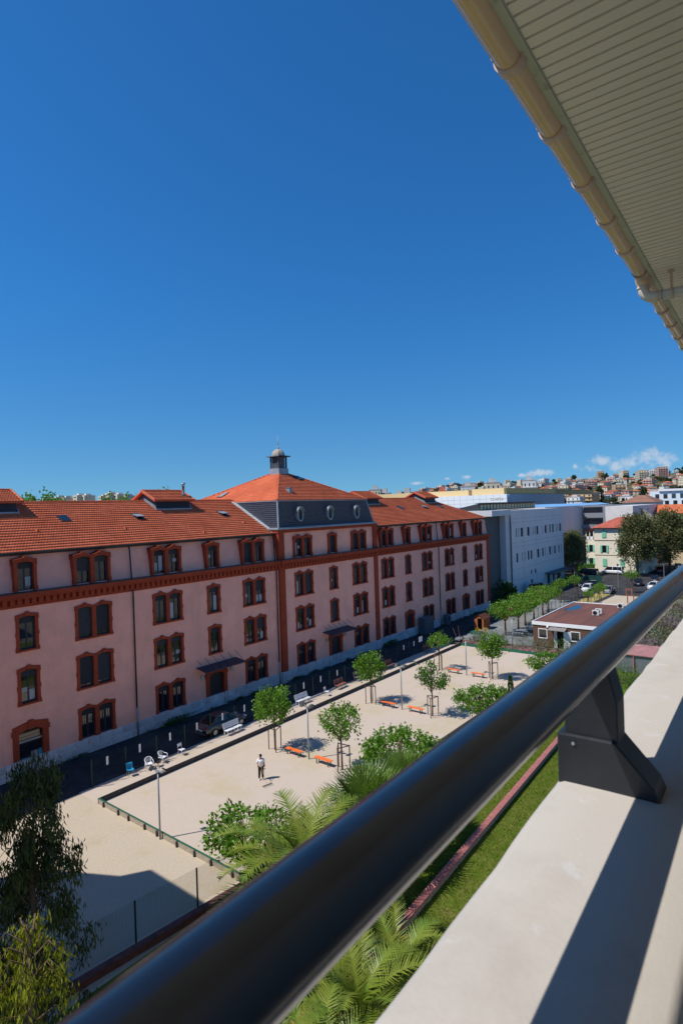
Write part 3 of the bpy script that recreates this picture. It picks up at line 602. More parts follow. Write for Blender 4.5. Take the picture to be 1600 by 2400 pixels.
# ------------------------------------------------------------------ the balcony we look from (frame turned 1.8 degrees)
BR = math.radians(1.8); BO = Vector((0, 0, CAMH))
def bal(o): o.location = BO; o.rotation_euler = (0, 0, BR); return o
ZP = -.51
# parapet with rough plastered edge
rp_ = random.Random(5); nX = 260; xs = np.linspace(-2.5, 16, nX); V = []; F = []
ph = [rp_.uniform(0, 6.28) for _ in range(9)]
def rough(x, k): return .0035*math.sin(x*9.1+ph[k % 9])+.0028*math.sin(x*23.7+ph[(k+3) % 9])+.0022*math.sin(x*61+ph[(k+5) % 9])+.0016*math.sin(x*133+ph[(k+7) % 9])
prof = [(.34, -1.6, 0), (.34, ZP-.02, 1), (.335, ZP-.006, 1), (.322, ZP+.0, .8), (.25, ZP+.001, .1), (.17, ZP, .1), (.10, ZP, .1), (.092, ZP-.006, .3), (.088, ZP-.03, .2), (.088, -1.6, 0)]
for x in xs:
    for i, (y, z, k) in enumerate(prof): V.append((x, y+rough(x, 1)*k*.38, z+rough(x, 4)*k*.2))
P = len(prof)
for i in range(nX-1):
    for j in range(P-1): F.append((i*P+j, (i+1)*P+j, (i+1)*P+j+1, i*P+j+1))
mb = MB(); mb.v = V; mb.f = F
CREAMW = mat('parapet_render', (.50, .46, .41), .85, .0, 5, .045, 140, spec=.12, col2=(.445, .405, .36), detail=10, vlo=.3, vhi=.5)
stain(CREAMW, (.55, .545, .54), 7, .62, .68, .5); stain(CREAMW, (.30, .255, .21), 16, .67, .74, .7)
o = bal(tag(mb.build('balcony_parapet', CREAMW, smooth=True), 'cream rendered balcony parapet with worn edge under the black handrail', 'parapet'))
hr = bal(thing('handrail', 'black painted tubular handrail above the cream balcony parapet', 'handrail'))
RY, RZ, RR = .2645, -.273, .0355
pts = [(-2.5+i*.25, RY, RZ) for i in range(75)]
MB().tube(pts, RR, 40).build('rail_tube', RAILP, hr, smooth=True, local=True)
for X0 in (1.09, 3.0, 4.9, 6.8, 8.7, 10.6, 12.5):
    b = MB(); b.prism([(.334, ZP-.012), (.163, ZP-.012), (.176, ZP+.02), (.236, ZP+.088), (.334, ZP+.088)], X0, X0+.075, 'X'); ob = b.build('bracket_base', BRKP, hr, local=True, bevel=.003)
    b = MB(); b.prism([(.232, ZP+.07), (.232, ZP+.155), (.25, RZ-.01), (.30, RZ-.01), (.322, ZP+.14), (.322, ZP+.07)], X0+.008, X0+.067, 'X'); b.build('bracket_post', BRKP, hr, local=True, bevel=.002)
    b = MB(); b.lathe([(.003, 0), (.003, .002), (.0015, .003)], 10, (X0-.004, .305, ZP+.074), 'X'); b.build('screw', GALV, ob, local=True)
    b = MB(); b.prism([(.19, ZP+.012), (.232, ZP+.06), (.244, ZP+.06), (.20, ZP+.012)], X0+.018, X0+.057, 'X'); b.build('slot', DARK, ob, local=True)
# eaves: lining boards, fascia, gutter
HS = 2.30
bs = bal(thing('eaves_soffit', 'beige slatted eaves lining overhead along the roof edge', 'soffit'))
bd = bpy.data.meshes.new('slat'); pw = .0845
_t = MB(); _t.add([(-.5*pw+.0085, .945, HS), (.5*pw-.0085, .945, HS), (.5*pw-.0085, -1.6, HS), (-.5*pw+.0085, -1.6, HS), (-.5*pw+.006, .945, HS+.03), (.5*pw-.006, .945, HS+.03), (.5*pw-.006, -1.6, HS+.03), (-.5*pw+.006, -1.6, HS+.03)], [(0, 1, 2, 3), (4, 0, 3, 7), (1, 5, 6, 2), (0, 4, 5, 1), (4, 7, 6, 5)])
bd.from_pydata(_t.v, [], _t.f); bd.materials.append(SOFF)
i = 0; x = 1.2
while x < 17.5:
    s_ = put(bd, 'slat', SOFF, bs, (x, 0, 0)); x += pw
MB().box(-2.5, 17.6, -1.6, .946, HS+.032, HS+.045).build('backing_board', DARK, bs, local=True)
MB().box(-2.5, 17.6, .952, .994, HS-.012, HS+.16).box(-2.5, 17.6, .944, .9515, HS-.0, HS+.02).build('fascia_board', mat('grey_fascia', (.50, .47, .40), .6, 0, 9, .1, 40, col2=(.30, .27, .22), vlo=.28, vhi=.42, detail=8), bs, local=True)
gt = bal(thing('roof_gutter', 'ochre half-round roof gutter with straps below the eaves', 'gutter'))
GY, GZ, GR = 1.056, HS+.005, .0645
m_ = MB(); n = 20; base = 0
for k in range(2):
    x0 = (-2.5, 17.6)
    r = GR if k == 0 else GR-.003
    V_ = [(x, GY+r*math.cos(math.pi+math.pi*i/n), GZ+r*math.sin(math.pi+math.pi*i/n)) for x in x0 for i in range(n+1)]
    m_.add(V_, [((i, i+1, n+2+i, n+1+i)) if k else ((n+1+i, n+2+i, i+1, i)) for i in range(n)])
m_.tube([(-2.5, GY+GR+.004, GZ), (17.6, GY+GR+.004, GZ)], .009, 8)
m_.build('gutter_trough', GUTT, gt, smooth=True, local=True)
for X in [.14+.72*i for i in range(24)]:
    if 6.2 < X < 7.3: continue
    m_ = MB(); r0, r1 = GR+.002, GR+.016; a0, a1 = math.pi*.96, math.pi*2.09; k = 22
    for j in range(k):
        t0_, t1_ = a0+(a1-a0)*j/k, a0+(a1-a0)*(j+1)/k
        P = [(X+dx, GY+r*math.cos(t), GZ+r*math.sin(t)) for dx in (-.03, .03) for r in (r0, r1) for t in (t0_, t1_)]
        m_.add(P, [(2, 3, 7, 6), (0, 1, 3, 2), (4, 6, 7, 5), (0, 4, 5, 1)])
    m_.tube([(X-.03, GY+GR+.016, GZ+.03), (X+.03, GY+GR+.016, GZ+.03)], .014, 8)
    m_.build('gutter_strap', STRAP, gt, smooth=False, local=True)
XO = 6.78
m_ = MB()
for x0, x1, r in ((XO-.2, XO+.2, GR+.006), (XO-.215, XO-.2, GR+.011), (XO+.2, XO+.215, GR+.011)):
    V_ = [(x, GY+r*math.cos(math.pi*.98+math.pi*1.04*i/n), GZ+r*math.sin(math.pi*.98+math.pi*1.04*i/n)) for x in (x0, x1) for i in range(n+1)]; m_.add(V_, [(n+1+i, n+2+i, i+1, i) for i in range(n)])
m_.build('gutter_joint', STRAP, gt, smooth=True, local=True)
m_ = MB()
rings = [(GZ-.0, .088, .078), (GZ-.05, .086, .074), (GZ-.075, .075, .068), (GZ-.10, .058, .058), (GZ-.13, .056, .056)]; n = 20
for z, rx, ry in rings:
    for k in range(n): m_.v.append((XO+rx*math.cos(6.2832*k/n), GY+ry*math.sin(6.2832*k/n), z))
for i in range(len(rings)-1):
    for k in range(n): m_.f.append((i*n+k, (i+1)*n+k, (i+1)*n+(k+1) % n, i*n+(k+1) % n))
m_.build('outlet', GUTT, gt, smooth=True, local=True)
R_ = .105; zc = GZ-.13
pth = [(XO, GY, GZ-.12), (XO, GY, zc)]+[(XO, GY-R_+R_*math.cos(t), zc-R_*math.sin(t)) for t in np.linspace(.12, math.pi/2, 10)]+[(XO, GY-R_-.05, zc-R_)]
MB().tube(pth, .054, 20).tube([(XO, GY, GZ-.115), (XO, GY, GZ-.135)], .061, 20).tube([(XO, GY-R_-.05, zc-R_), (XO, GY-R_-.06, zc-R_)], .060, 20).build('elbow', PIPEW, gt, smooth=True, local=True)
MB().tube([(XO, GY-R_-.03, zc-R_), (XO, -1.6, zc-R_)], .050, 20).build('drain_pipe', PIPEW, gt, smooth=True, local=True)
m_ = MB(); yh = .80; m_.tube([(XO, yh-.014, zc-R_), (XO, yh+.014, zc-R_)], .056, 16).box(XO-.012, XO+.012, yh-.012, yh+.012, zc-R_+.05, HS); m_.box(XO-.03, XO+.03, yh-.03, yh+.03, HS-.012, HS-.001); m_.build('pipe_hanger', STRAP, gt, local=True)
# the block that carries the balcony: facade below, floor slab, back wall, roof above the eaves
hb = bal(thing('apartment_block', 'cream apartment block that carries the balcony and eaves', 'building'))
hb.location = (0, 0, 0)
MB().box(-14, 30, -12, .30, 0, CAMH-2.05).build('facade_wall', CREAM, hb, local=True)
MB().box(-14, 30, -12, .345, CAMH-2.05, CAMH-1.62).build('balcony_slab', CREAM, hb, local=True)
MB().box(-14, 30, -12, -1.62, CAMH-1.6, CAMH+2.6).build('back_wall', CREAM, hb, local=True)
MB().add([(-14, .99, CAMH+HS+.17), (30, .99, CAMH+HS+.17), (30, -7, CAMH+5.4), (-14, -7, CAMH+5.4), (-14, -12, CAMH+2.62), (30, -12, CAMH+2.62), (-14, -1.6, CAMH+HS+.1), (30, -1.6, CAMH+HS+.1)], [(0, 1, 2, 3), (3, 2, 5, 4), (0, 6, 7, 1), (6, 4, 5, 7), (0, 3, 4, 6), (1, 7, 5, 2)]).build('roof', TILE, hb, local=True)
# neighbour whose shadow falls over the sand
nb = thing('neighbouring_block', 'cream block west of the court that shades the sandy ground', 'building', (-2, 27, 0))
MB().box(-14, 6.9, 22.4, 34.3, 0, 18).build('wall', CREAM, nb)
MB().prism([(6.86, 34.31), (5.75, 36.4), (4.8, 38.2), (-8, 37), (-8, 34.31)], 0, 16.0, 'Z').build('stair_wing', CREAM, nb)
MB().box(-14.2, 6.9, 22.2, 34.3, 18.0, 18.06).build('flat_roof', STONE, nb)
# ------------------------------------------------------------------ plants: generators
def leaf_arrays(P, D, L, W, rng, fold=.25):
    """one folded diamond leaf per point: P points, D directions"""
    n = len(P); r = rng.normal(size=(n, 3)); Sd = np.cross(D, r); Sd /= np.linalg.norm(Sd, axis=1)[:, None]+1e-9; Nn = np.cross(D, Sd)
    L = L*rng.uniform(.7, 1.25, (n, 1)); W_ = W*rng.uniform(.75, 1.2, (n, 1))
    V = np.stack([P, P+D*L*.5+Sd*W_+Nn*W_*fold, P+D*L-Nn*L*.12, P+D*L*.5-Sd*W_+Nn*W_*fold], 1).reshape(-1, 3)
    F = np.arange(n*4).reshape(-1, 4); return V, F
def unit(v): return v/(np.linalg.norm(v, axis=1)[:, None]+1e-9)
def crown_points(rng, tips, per, spread):
    T = np.repeat(tips, per, 0); return T+rng.normal(size=T.shape)*spread
def dome_tips(rng, n, R, zc, h0, h1, hollow=.55, bumps=5, flat=.0):
    """points in an uneven dome: radius R, bottom zc-h0, top zc+h1"""
    out = []; bd_ = unit(rng.normal(size=(bumps, 3))); ba = rng.uniform(-.22, .25, bumps)
    while len(out) < n:
        d = rng.normal(size=3); d /= np.linalg.norm(d); s = hollow+(1-hollow)*rng.random()**.6
        k = 1+sum(a*max(0, d@b)**3 for a, b in zip(ba, bd_))
        p = d*s*k; p = np.array([p[0]*R, p[1]*R, zc+(p[2]*h1 if p[2] > 0 else p[2]*h0)]); out.append(p)
    return np.array(out)
def tree_meshes(seed, tips, per, spread, L, W, leafm, trunk_pts, trunk_r, barkm, limb_n, droop=0., up=.2):
    rng = np.random.default_rng(seed)
    P = crown_points(rng, tips, per, spread); c = tips.mean(0); D = unit(unit(P-c)*.6+rng.normal(size=P.shape)*.7+np.array([0, 0, up-droop]))
    V, F = leaf_arrays(P, D, L, W, rng)
    tr = MB(); tr.tube(trunk_pts, trunk_r, 8); top = Vector(trunk_pts[-1]); idx = rng.choice(len(tips), min(limb_n, len(tips)), replace=False)
    for i in idx:
        t = Vector(tips[i]); st = Vector(trunk_pts[-1]).lerp(Vector(trunk_pts[-2]), rng.random()*.5); mid = st.lerp(t, .5)+Vector((0, 0, .12*(t-st).length)); r0 = trunk_r[-1]*.6
        tr.tube([st, mid, t], [r0, r0*.55, r0*.2], 5)
    return (V, F), tr
def make_tree(name, label, cat, loc, rz, group, VF, tr, leafm, barkm, scale=None):
    o = thing(name, label, cat, loc, rz, group)
    npmesh('crown', VF[0], VF[1], leafm, o, local=True); tr.build('trunk', barkm, o, smooth=True, local=True)
    if scale: o.scale = (scale,)*3 if isinstance(scale, (int, float)) else scale
    return o
# ------------------------------------------------------------------ court kerbs
def kerb(name, label, a, b, n, h, m, capm=None, postm=None, bolts=False, side=-1, z=0.):
    a, b = Vector((*a, z)), Vector((*b, z)); d = b-a; L = d.length; u = d/L; ang = math.atan2(u.y, u.x); o = thing(name, label, 'kerb', a, ang)
    me = MB().box(0.006, L/n-.006, -.03, .03, 0, h); md = bpy.data.meshes.new('board'); md.from_pydata(me.v, [], me.f); md.materials.append(m)
    for i in range(n): q = put(md, 'board', m, o, (L/n*i, 0, RNG.uniform(-.006, .006))); q.rotation_euler = (0, RNG.uniform(-.002, .002), 0)
    if capm:
        me = MB().box(0, L/n, -.04, .04, h-.03, h+.018); mc = bpy.data.meshes.new('cap'); mc.from_pydata(me.v, [], me.f); mc.materials.append(capm)
        for i in range(n): put(mc, 'cap', capm, o, (L/n*i, 0, 0))
    if postm:
        mp_ = bpy.data.meshes.new('post'); me = MB().box(-.05, .05, 0, .09, -.02, h-.04); mp_.from_pydata(me.v, [], me.f); mp_.materials.append(postm)
        for i in range(n): put(mp_, 'post', postm, o, (L/n*(i+RNG.uniform(.3, .7)), .032 if side > 0 else -.122, 0))
    if bolts:
        mo = bpy.data.meshes.new('bolt'); me = MB().lathe([(.022, 0), (.022, .012), (.01, .02)], 6, axis='Y'); mo.from_pydata([(x, -y, z_) for x, y, z_ in me.v], [], [f[::-1] for f in me.f]); mo.materials.append(GALV)
        for i in range(n*3): put(mo, 'bolt', GALV, o, (L/(n*3)*(i+.5), -.03, h*.66))
    return o
kerb('court_kerb', 'long dark board edging between the gravel court and the path', (19.45, 36.2), (70.0, 36.2), 17, .36, TIMBD, None, None, True)
kerb('court_kerb', 'pale board edging with green cap at the end of the court by the sand', (19.5, 36.2), (19.5, 22.7), 9, .36, TIMB, GREENP, TIMBD, side=-1)
kerb('court_kerb', 'weathered board edging of the court along the garden side', (19.5, 22.75), (70.0, 22.75), 17, .34, TIMB, None, TIMBD, side=-1)
kerb('court_kerb', 'green board edging at the flower bed end of the court', (70.0, 36.2), (70.0, 22.7), 6, .36, GREENP)
# ------------------------------------------------------------------ fence along the road
fe = thing('mesh_fence', 'dark green wire mesh fence with white plates between road and path', 'fence', (20.4, 38.65, 0))
pm = bpy.data.meshes.new('post'); t_ = MB().box(-.03, .03, -.03, .03, 0, 1.95); pm.from_pydata(t_.v, [], t_.f); pm.materials.append(DGREEN)
pp = bpy.data.meshes.new('marker_plate'); t_ = MB().box(-.075, .075, -.045, -.035, 1.2, 1.78); pp.from_pydata(t_.v, [], t_.f); pp.materials.append(WHITEP)
nP = 21
for i in range(nP): put(pm, 'post', DGREEN, fe, (i*2.55, 0, 0))
for i in range(nP-1):
    if i in (1, 2, 3, 4, 5, 0, 7, 8, 9, 10, 12, 13, 15, 16): put(pp, 'marker_plate', WHITEP, fe, (i*2.55+1.3+RNG.uniform(-.2, .2), 0, 0))
put(pp, 'marker_plate', WHITEP, fe, (17.0*2.55+.2, 0, .03)).scale = (5.5, 1, 1.15)
m_ = MB()
for z in np.linspace(.05, 1.9, 14): m_.box(0, (nP-1)*2.55, -.0018, .0018, z-.0018, z+.0018)
for x in np.arange(0, (nP-1)*2.55, .2): m_.box(x-.0015, x+.0015, -.004, -.0018, .05, 1.9)
tag(m_.build('wire_mesh', DGREEN, fe, local=True), kind='stuff')
cu = MB().box(38.5, 46.5, 38.45, 38.6, 0, .16); tag(cu.build('concrete_edging', STONE), 'low concrete edging strip behind the lone white chair', 'edging')
# ------------------------------------------------------------------ court trees with stakes
def stakes(o, h=1.75, r=.55):
    pts = [(r*math.cos(t), r*math.sin(t)) for t in (.4, 2.5, 4.6)]
    for x, y in pts: MB().tube([(x, y, 0), (x, y, h)], .04, 7).build('stake', POSTW, o, local=True)
    for i in range(3):
        a, b = pts[i], pts[(i+1) % 3]; MB().bar((a[0], a[1], h-.05), (b[0], b[1], h-.05), .05, .05).build('cross_rail', POSTW, o, local=True)
TPOS = [(32.0, 32.65, 0, 'dense round young tree with stakes near the person raking the court'), (44.9, 32.7, 0, 'dense dark young tree with stakes in front of the brown benches'), (32.2, 26.2, 1, 'looser domed young tree with stakes beside the orange bench near the palms'), (45.0, 26.2, 2, 'irregular young tree with a lopsided crown and pointed stake frame'), (58.2, 32.8, 3, 'sparse pale young tree with stakes by the far floodlight mast'), (58.1, 26.4, 0, 'broad dark green young tree with stakes before the hut')]
rngT = np.random.default_rng(21); VAR = []
for k, (nt_, R, h0, h1, per, sp) in enumerate(((115, 1.45, 1.1, 1.3, 22, .18), (105, 1.45, 1.1, 1.25, 15, .17), (75, 1.3, 1.0, 1.2, 22, .18), (52, 1.2, .6, .8, 17, .16))):
    tips = dome_tips(rngT, nt_, R, 3.5 if k < 3 else 3.3, h0, h1, .5, 7)
    if k == 2: tips = tips[~((tips[:, 0] > .2) & (tips[:, 2] > 3.7))]; tips[:, 0] += np.where(tips[:, 2] < 3.3, .35, 0)
    VAR.append(tree_meshes(30+k, tips, per, sp, .20, .066, LEAF, [(0, 0, 0), (.03, .01, 1.2), (.0, .03, 2.45)], [.075, .06, .05], BARK, 16))
MV = {}
for x, y, k, lab in TPOS:
    if k not in MV:
        o = make_tree('court_tree', lab, 'tree', (x, y, .012), RNG.uniform(0, 6), 'young staked trees on the gravel court', VAR[k][0], VAR[k][1], LEAF if k in (1, 3) else LEAF2 if k == 2 else LEAF, BARK); stakes(o); MV[k] = o
    else: o = dup(MV[k], (x, y, .012), RNG.uniform(0, 6), lab, scale=RNG.uniform(.94, 1.08))
# ------------------------------------------------------------------ orange benches
def orange_bench(loc, lab, rz):
    o = thing('orange_bench', lab, 'bench', loc, rz, 'orange backless benches on the court')
    for i in range(3): MB().box(-.78, .78, -.19+i*.13, -.072+i*.13, .40, .44).build('seat_plank', ORNG, o, local=True, bevel=.006)
    for x in (-.55, .55):
        for y in (-.14, .14): MB().box(x-.03, x+.03, y-.03, y+.03, 0, .37).build('leg', GREENP, o, local=True)
        MB().box(x-.03, x+.03, -.18, .18, .37, .40).build('support', GREENP, o, local=True)
    return o
BLAB = ['orange bench by the tree near the person raking', 'orange bench beside the tree near the palms', 'orange bench in the shade of the dense dark tree', 'orange bench next to the lopsided tree', 'small orange bench beside the sparse pale tree', 'orange bench beside the broad tree before the hut']
b0 = None
for i, (x, y) in enumerate(((32.1, 30.75), (32.1, 27.85), (44.9, 30.8), (45.0, 27.9), (57.95, 30.9), (57.9, 27.95))):
    if b0 is None: b0 = orange_bench((x, y, .012), BLAB[i], math.pi/2)
    else: dup(b0, (x, y, .012), math.pi/2+RNG.uniform(-.02, .02), BLAB[i])
# ------------------------------------------------------------------ floodlight masts
def mast(loc, lab, n):
    o = thing('floodlight_mast', lab, 'floodlight', loc, 0, 'floodlight masts on the court')
    MB().tube([(0, 0, 0), (0, 0, 3.9)], [.055, .045], 12).build('pole', GALV, o, smooth=True, local=True)
    MB().box(-.04, .04, -.45, .45, 3.88, 3.94).box(-.1, .1, -.1, .1, 3.84, 3.90).build('cross_arm', GALV, o, local=True)
    for sx_, sy_ in ((1, -1), (-1, 1), (1, 1), (-1, -1))[:n]:
        c = Vector((sx_*.16, sy_*.42, 4.02)); rm = Matrix.Rotation(sx_*math.radians(52), 3, 'Y')
        f = MB().obox(c, (.30, .26, .07), m=rm).build('floodlight', BLACKP, o, local=True, bevel=.01)
        MB().obox(c+rm @ Vector((0, 0, -.04)), (.26, .22, .01), m=rm).build('lens', GLASS, f, local=True); MB().obox((sx_*.06, sy_*.42, 3.97), (.05, .2, .06)).build('yoke', GALV, o, local=True)
    return o
ML = ['galvanised floodlight mast standing at the pale board edging by the sand', 'galvanised floodlight mast beside the two orange benches near the person raking', 'galvanised floodlight mast between benches by the dense dark tree', 'tall floodlight mast between the benches before the flower bed', 'slim lamp mast standing in the flower bed by the hut']
for i, (x, y, n) in enumerate(((19.36, 29.3, 2), (32.2, 29.35, 4), (45.0, 29.35, 4), (57.9, 29.3, 4), (71.9, 29.8, 1))): mast((x, y, .01), ML[i], n)
# ------------------------------------------------------------------ seats along the path
def slat_bench(loc, rz, lab, m, legm, L=1.75, arms=False):
    o = thing('park_bench', lab, 'bench', loc, rz)
    for i in range(4): MB().box(-L/2, L/2, -.28+i*.105, -.19+i*.105, .42+.01*(i == 0), .45).build('seat_slat', m, o, local=True)
    for i in range(5):
        z = .52+i*.085; y = .17+i*.03; MB().box(-L/2, L/2, y, y+.025, z, z+.07).build('back_slat', m, o, local=True)
    for x in (-L*.42, 0, L*.42):
        MB().bar((x, -.22, 0), (x, -.2, .42), .05).bar((x, .2, 0), (x, .16, .44), .05).bar((x, -.26, .405), (x, .18, .405), .045, .03).bar((x, .17, .42), (x, .30, .94), .045, .03).build('leg', legm, o, local=True)
    return o
slat_bench((32.5, 38.15, .01), 0.02, 'white slatted park bench in front of the parked grey car', WHITEP, WHITEP)
slat_bench((41.3, 38.2, .01), -.02, 'white slatted park bench partly behind the round court tree', WHITEP, WHITEP)
slat_bench((47.0, 38.15, .01), 0.03, 'reddish brown slatted bench beside the lone white chair', BROWNW, GALV, 1.5)
slat_bench((50.4, 38.2, .01), .0, 'faded grey brown bench half hidden behind the dense dark tree', mat('faded_wood', (.20, .15, .14), .8, .2, 5), GALV, 1.6)
slat_bench((55.9, 38.0, .01), .0, 'dark red bench in the shade beyond the dense dark tree', BROWNW, BLACKP, 1.5)
slat_bench((64.7, 38.1, .01), .0, 'brown bench in shade behind the sparse pale tree', mat('mid_brown_wood', (.22, .09, .05), .7, .2, 5), BLACKP, 1.5)
def armchair(loc, rz, lab):
    o = thing('plastic_armchair', lab, 'chair', loc, rz)
    MB().prism([(-.22, -.24), (.22, -.24), (.24, .22), (-.24, .22)], .41, .435, 'Z').build('seat', WHITEP, o, local=True, bevel=.01)
    m_ = MB(); arc = [(.27*math.cos(t), .06+.25*math.sin(t)) for t in np.linspace(0, math.pi, 11)]
    m_.tube([(x, y, .64+.17*math.sin(math.pi*i/10)) for i, (x, y) in enumerate(arc)], .025, 7); m_.build('back_rim', WHITEP, o, local=True, smooth=True)
    for i in range(2, 9): x, y = arc[i]; MB().bar((x*.85, y*.88, .43), (x, y, .63+.16*math.sin(math.pi*i/10)), .035, .012).build('back_slat', WHITEP, o, local=True)
    for s_ in (-1, 1):
        MB().tube([(s_*.27, .06, .64), (s_*.28, -.15, .63), (s_*.27, -.25, .60)], .024, 6).build('arm', WHITEP, o, smooth=True, local=True)
        MB().tube([(s_*.27, -.24, .61), (s_*.25, -.27, .3), (s_*.28, -.30, 0)], .024, 6).build('leg', WHITEP, o, smooth=True, local=True)
        MB().tube([(s_*.2, .2, .42), (s_*.25, .30, 0)], .024, 6).build('leg', WHITEP, o, smooth=True, local=True)
def side_chair(loc, rz, lab, m, shell=False):
    o = thing('side_chair', lab, 'chair', loc, rz)
    if shell:
        m_ = MB(); n = 9; pr = [(-.22, .46), (-.1, .435), (.08, .43), (.16, .47), (.20, .6), (.23, .75), (.25, .88)]
        for y, z in pr:
            for i in range(n): u = i/(n-1)*2-1; m_.v.append((u*.22, y-abs(u)**3*.05*(z > .5), z+abs(u)**3*.05*(z < .5)))
        m_.f = [(j*n+i, j*n+i+1, (j+1)*n+i+1, (j+1)*n+i) for j in range(len(pr)-1) for i in range(n-1)]
        s_ = m_.build('shell', m, o, smooth=True, local=True); so_ = s_.modifiers.new('solid', 'SOLIDIFY'); so_.thickness = .015
    else:
        MB().prism([(-.2, -.2), (.2, -.2), (.19, .19), (-.19, .19)], .44, .46, 'Z').build('seat', m, o, local=True, bevel=.008)
        MB().add([(-.2, .2, .66), (.2, .2, .66), (.2, .24, .86), (-.2, .24, .86), (-.2, .22, .66), (.2, .22, .66), (.2, .26, .86), (-.2, .26, .86)], [(3, 2, 1, 0), (4, 5, 6, 7), (0, 1, 5, 4), (1, 2, 6, 5), (2, 3, 7, 6), (3, 0, 4, 7)]).build('backrest', m, o, local=True)
        for x in (-.18, .18): MB().tube([(x, .18, .44), (x, .22, .7)], .012, 6).build('back_post', m, o, local=True)
    for x in (-.17, .17):
        for y in (-.17, .17): MB().tube([(x, y, .44), (x*1.25, y*1.25, 0)], .012, 6).build('leg', m if not shell else GALV, o, local=True)
side_chair((22.95, 38.1, .01), -.25, 'blue plastic shell chair on thin legs beside the fence', BLUEPL, True)
armchair((24.35, 37.95, .01), -.35, 'white plastic armchair beside the blue shell chair')
armchair((25.6, 38.1, .01), .3, 'white plastic armchair beside the white school chair')
side_chair((27.25, 38.0, .01), .1, 'white school chair between the armchair and the parked car', WHITEP)
side_chair((44.3, 37.7, .01), .25, 'lone white chair at the concrete edging near the brown bench', WHITEP)
st = thing('folding_stool', 'small black folding seat lying between the white armchairs', 'stool', (25.0, 37.75, .01))
MB().obox((0, 0, .32), (.34, .3, .03)).build('seat', BLACKP, st, local=True); MB().bar((-.15, -.14, 0), (.13, .14, .31), .02).bar((.15, -.14, 0), (-.13, .14, .31), .02).build('leg_frame', BLACKP, st, local=True); MB().obox((0, .17, .45), (.34, .02, .2)).build('backrest', BLACKP, st, local=True)
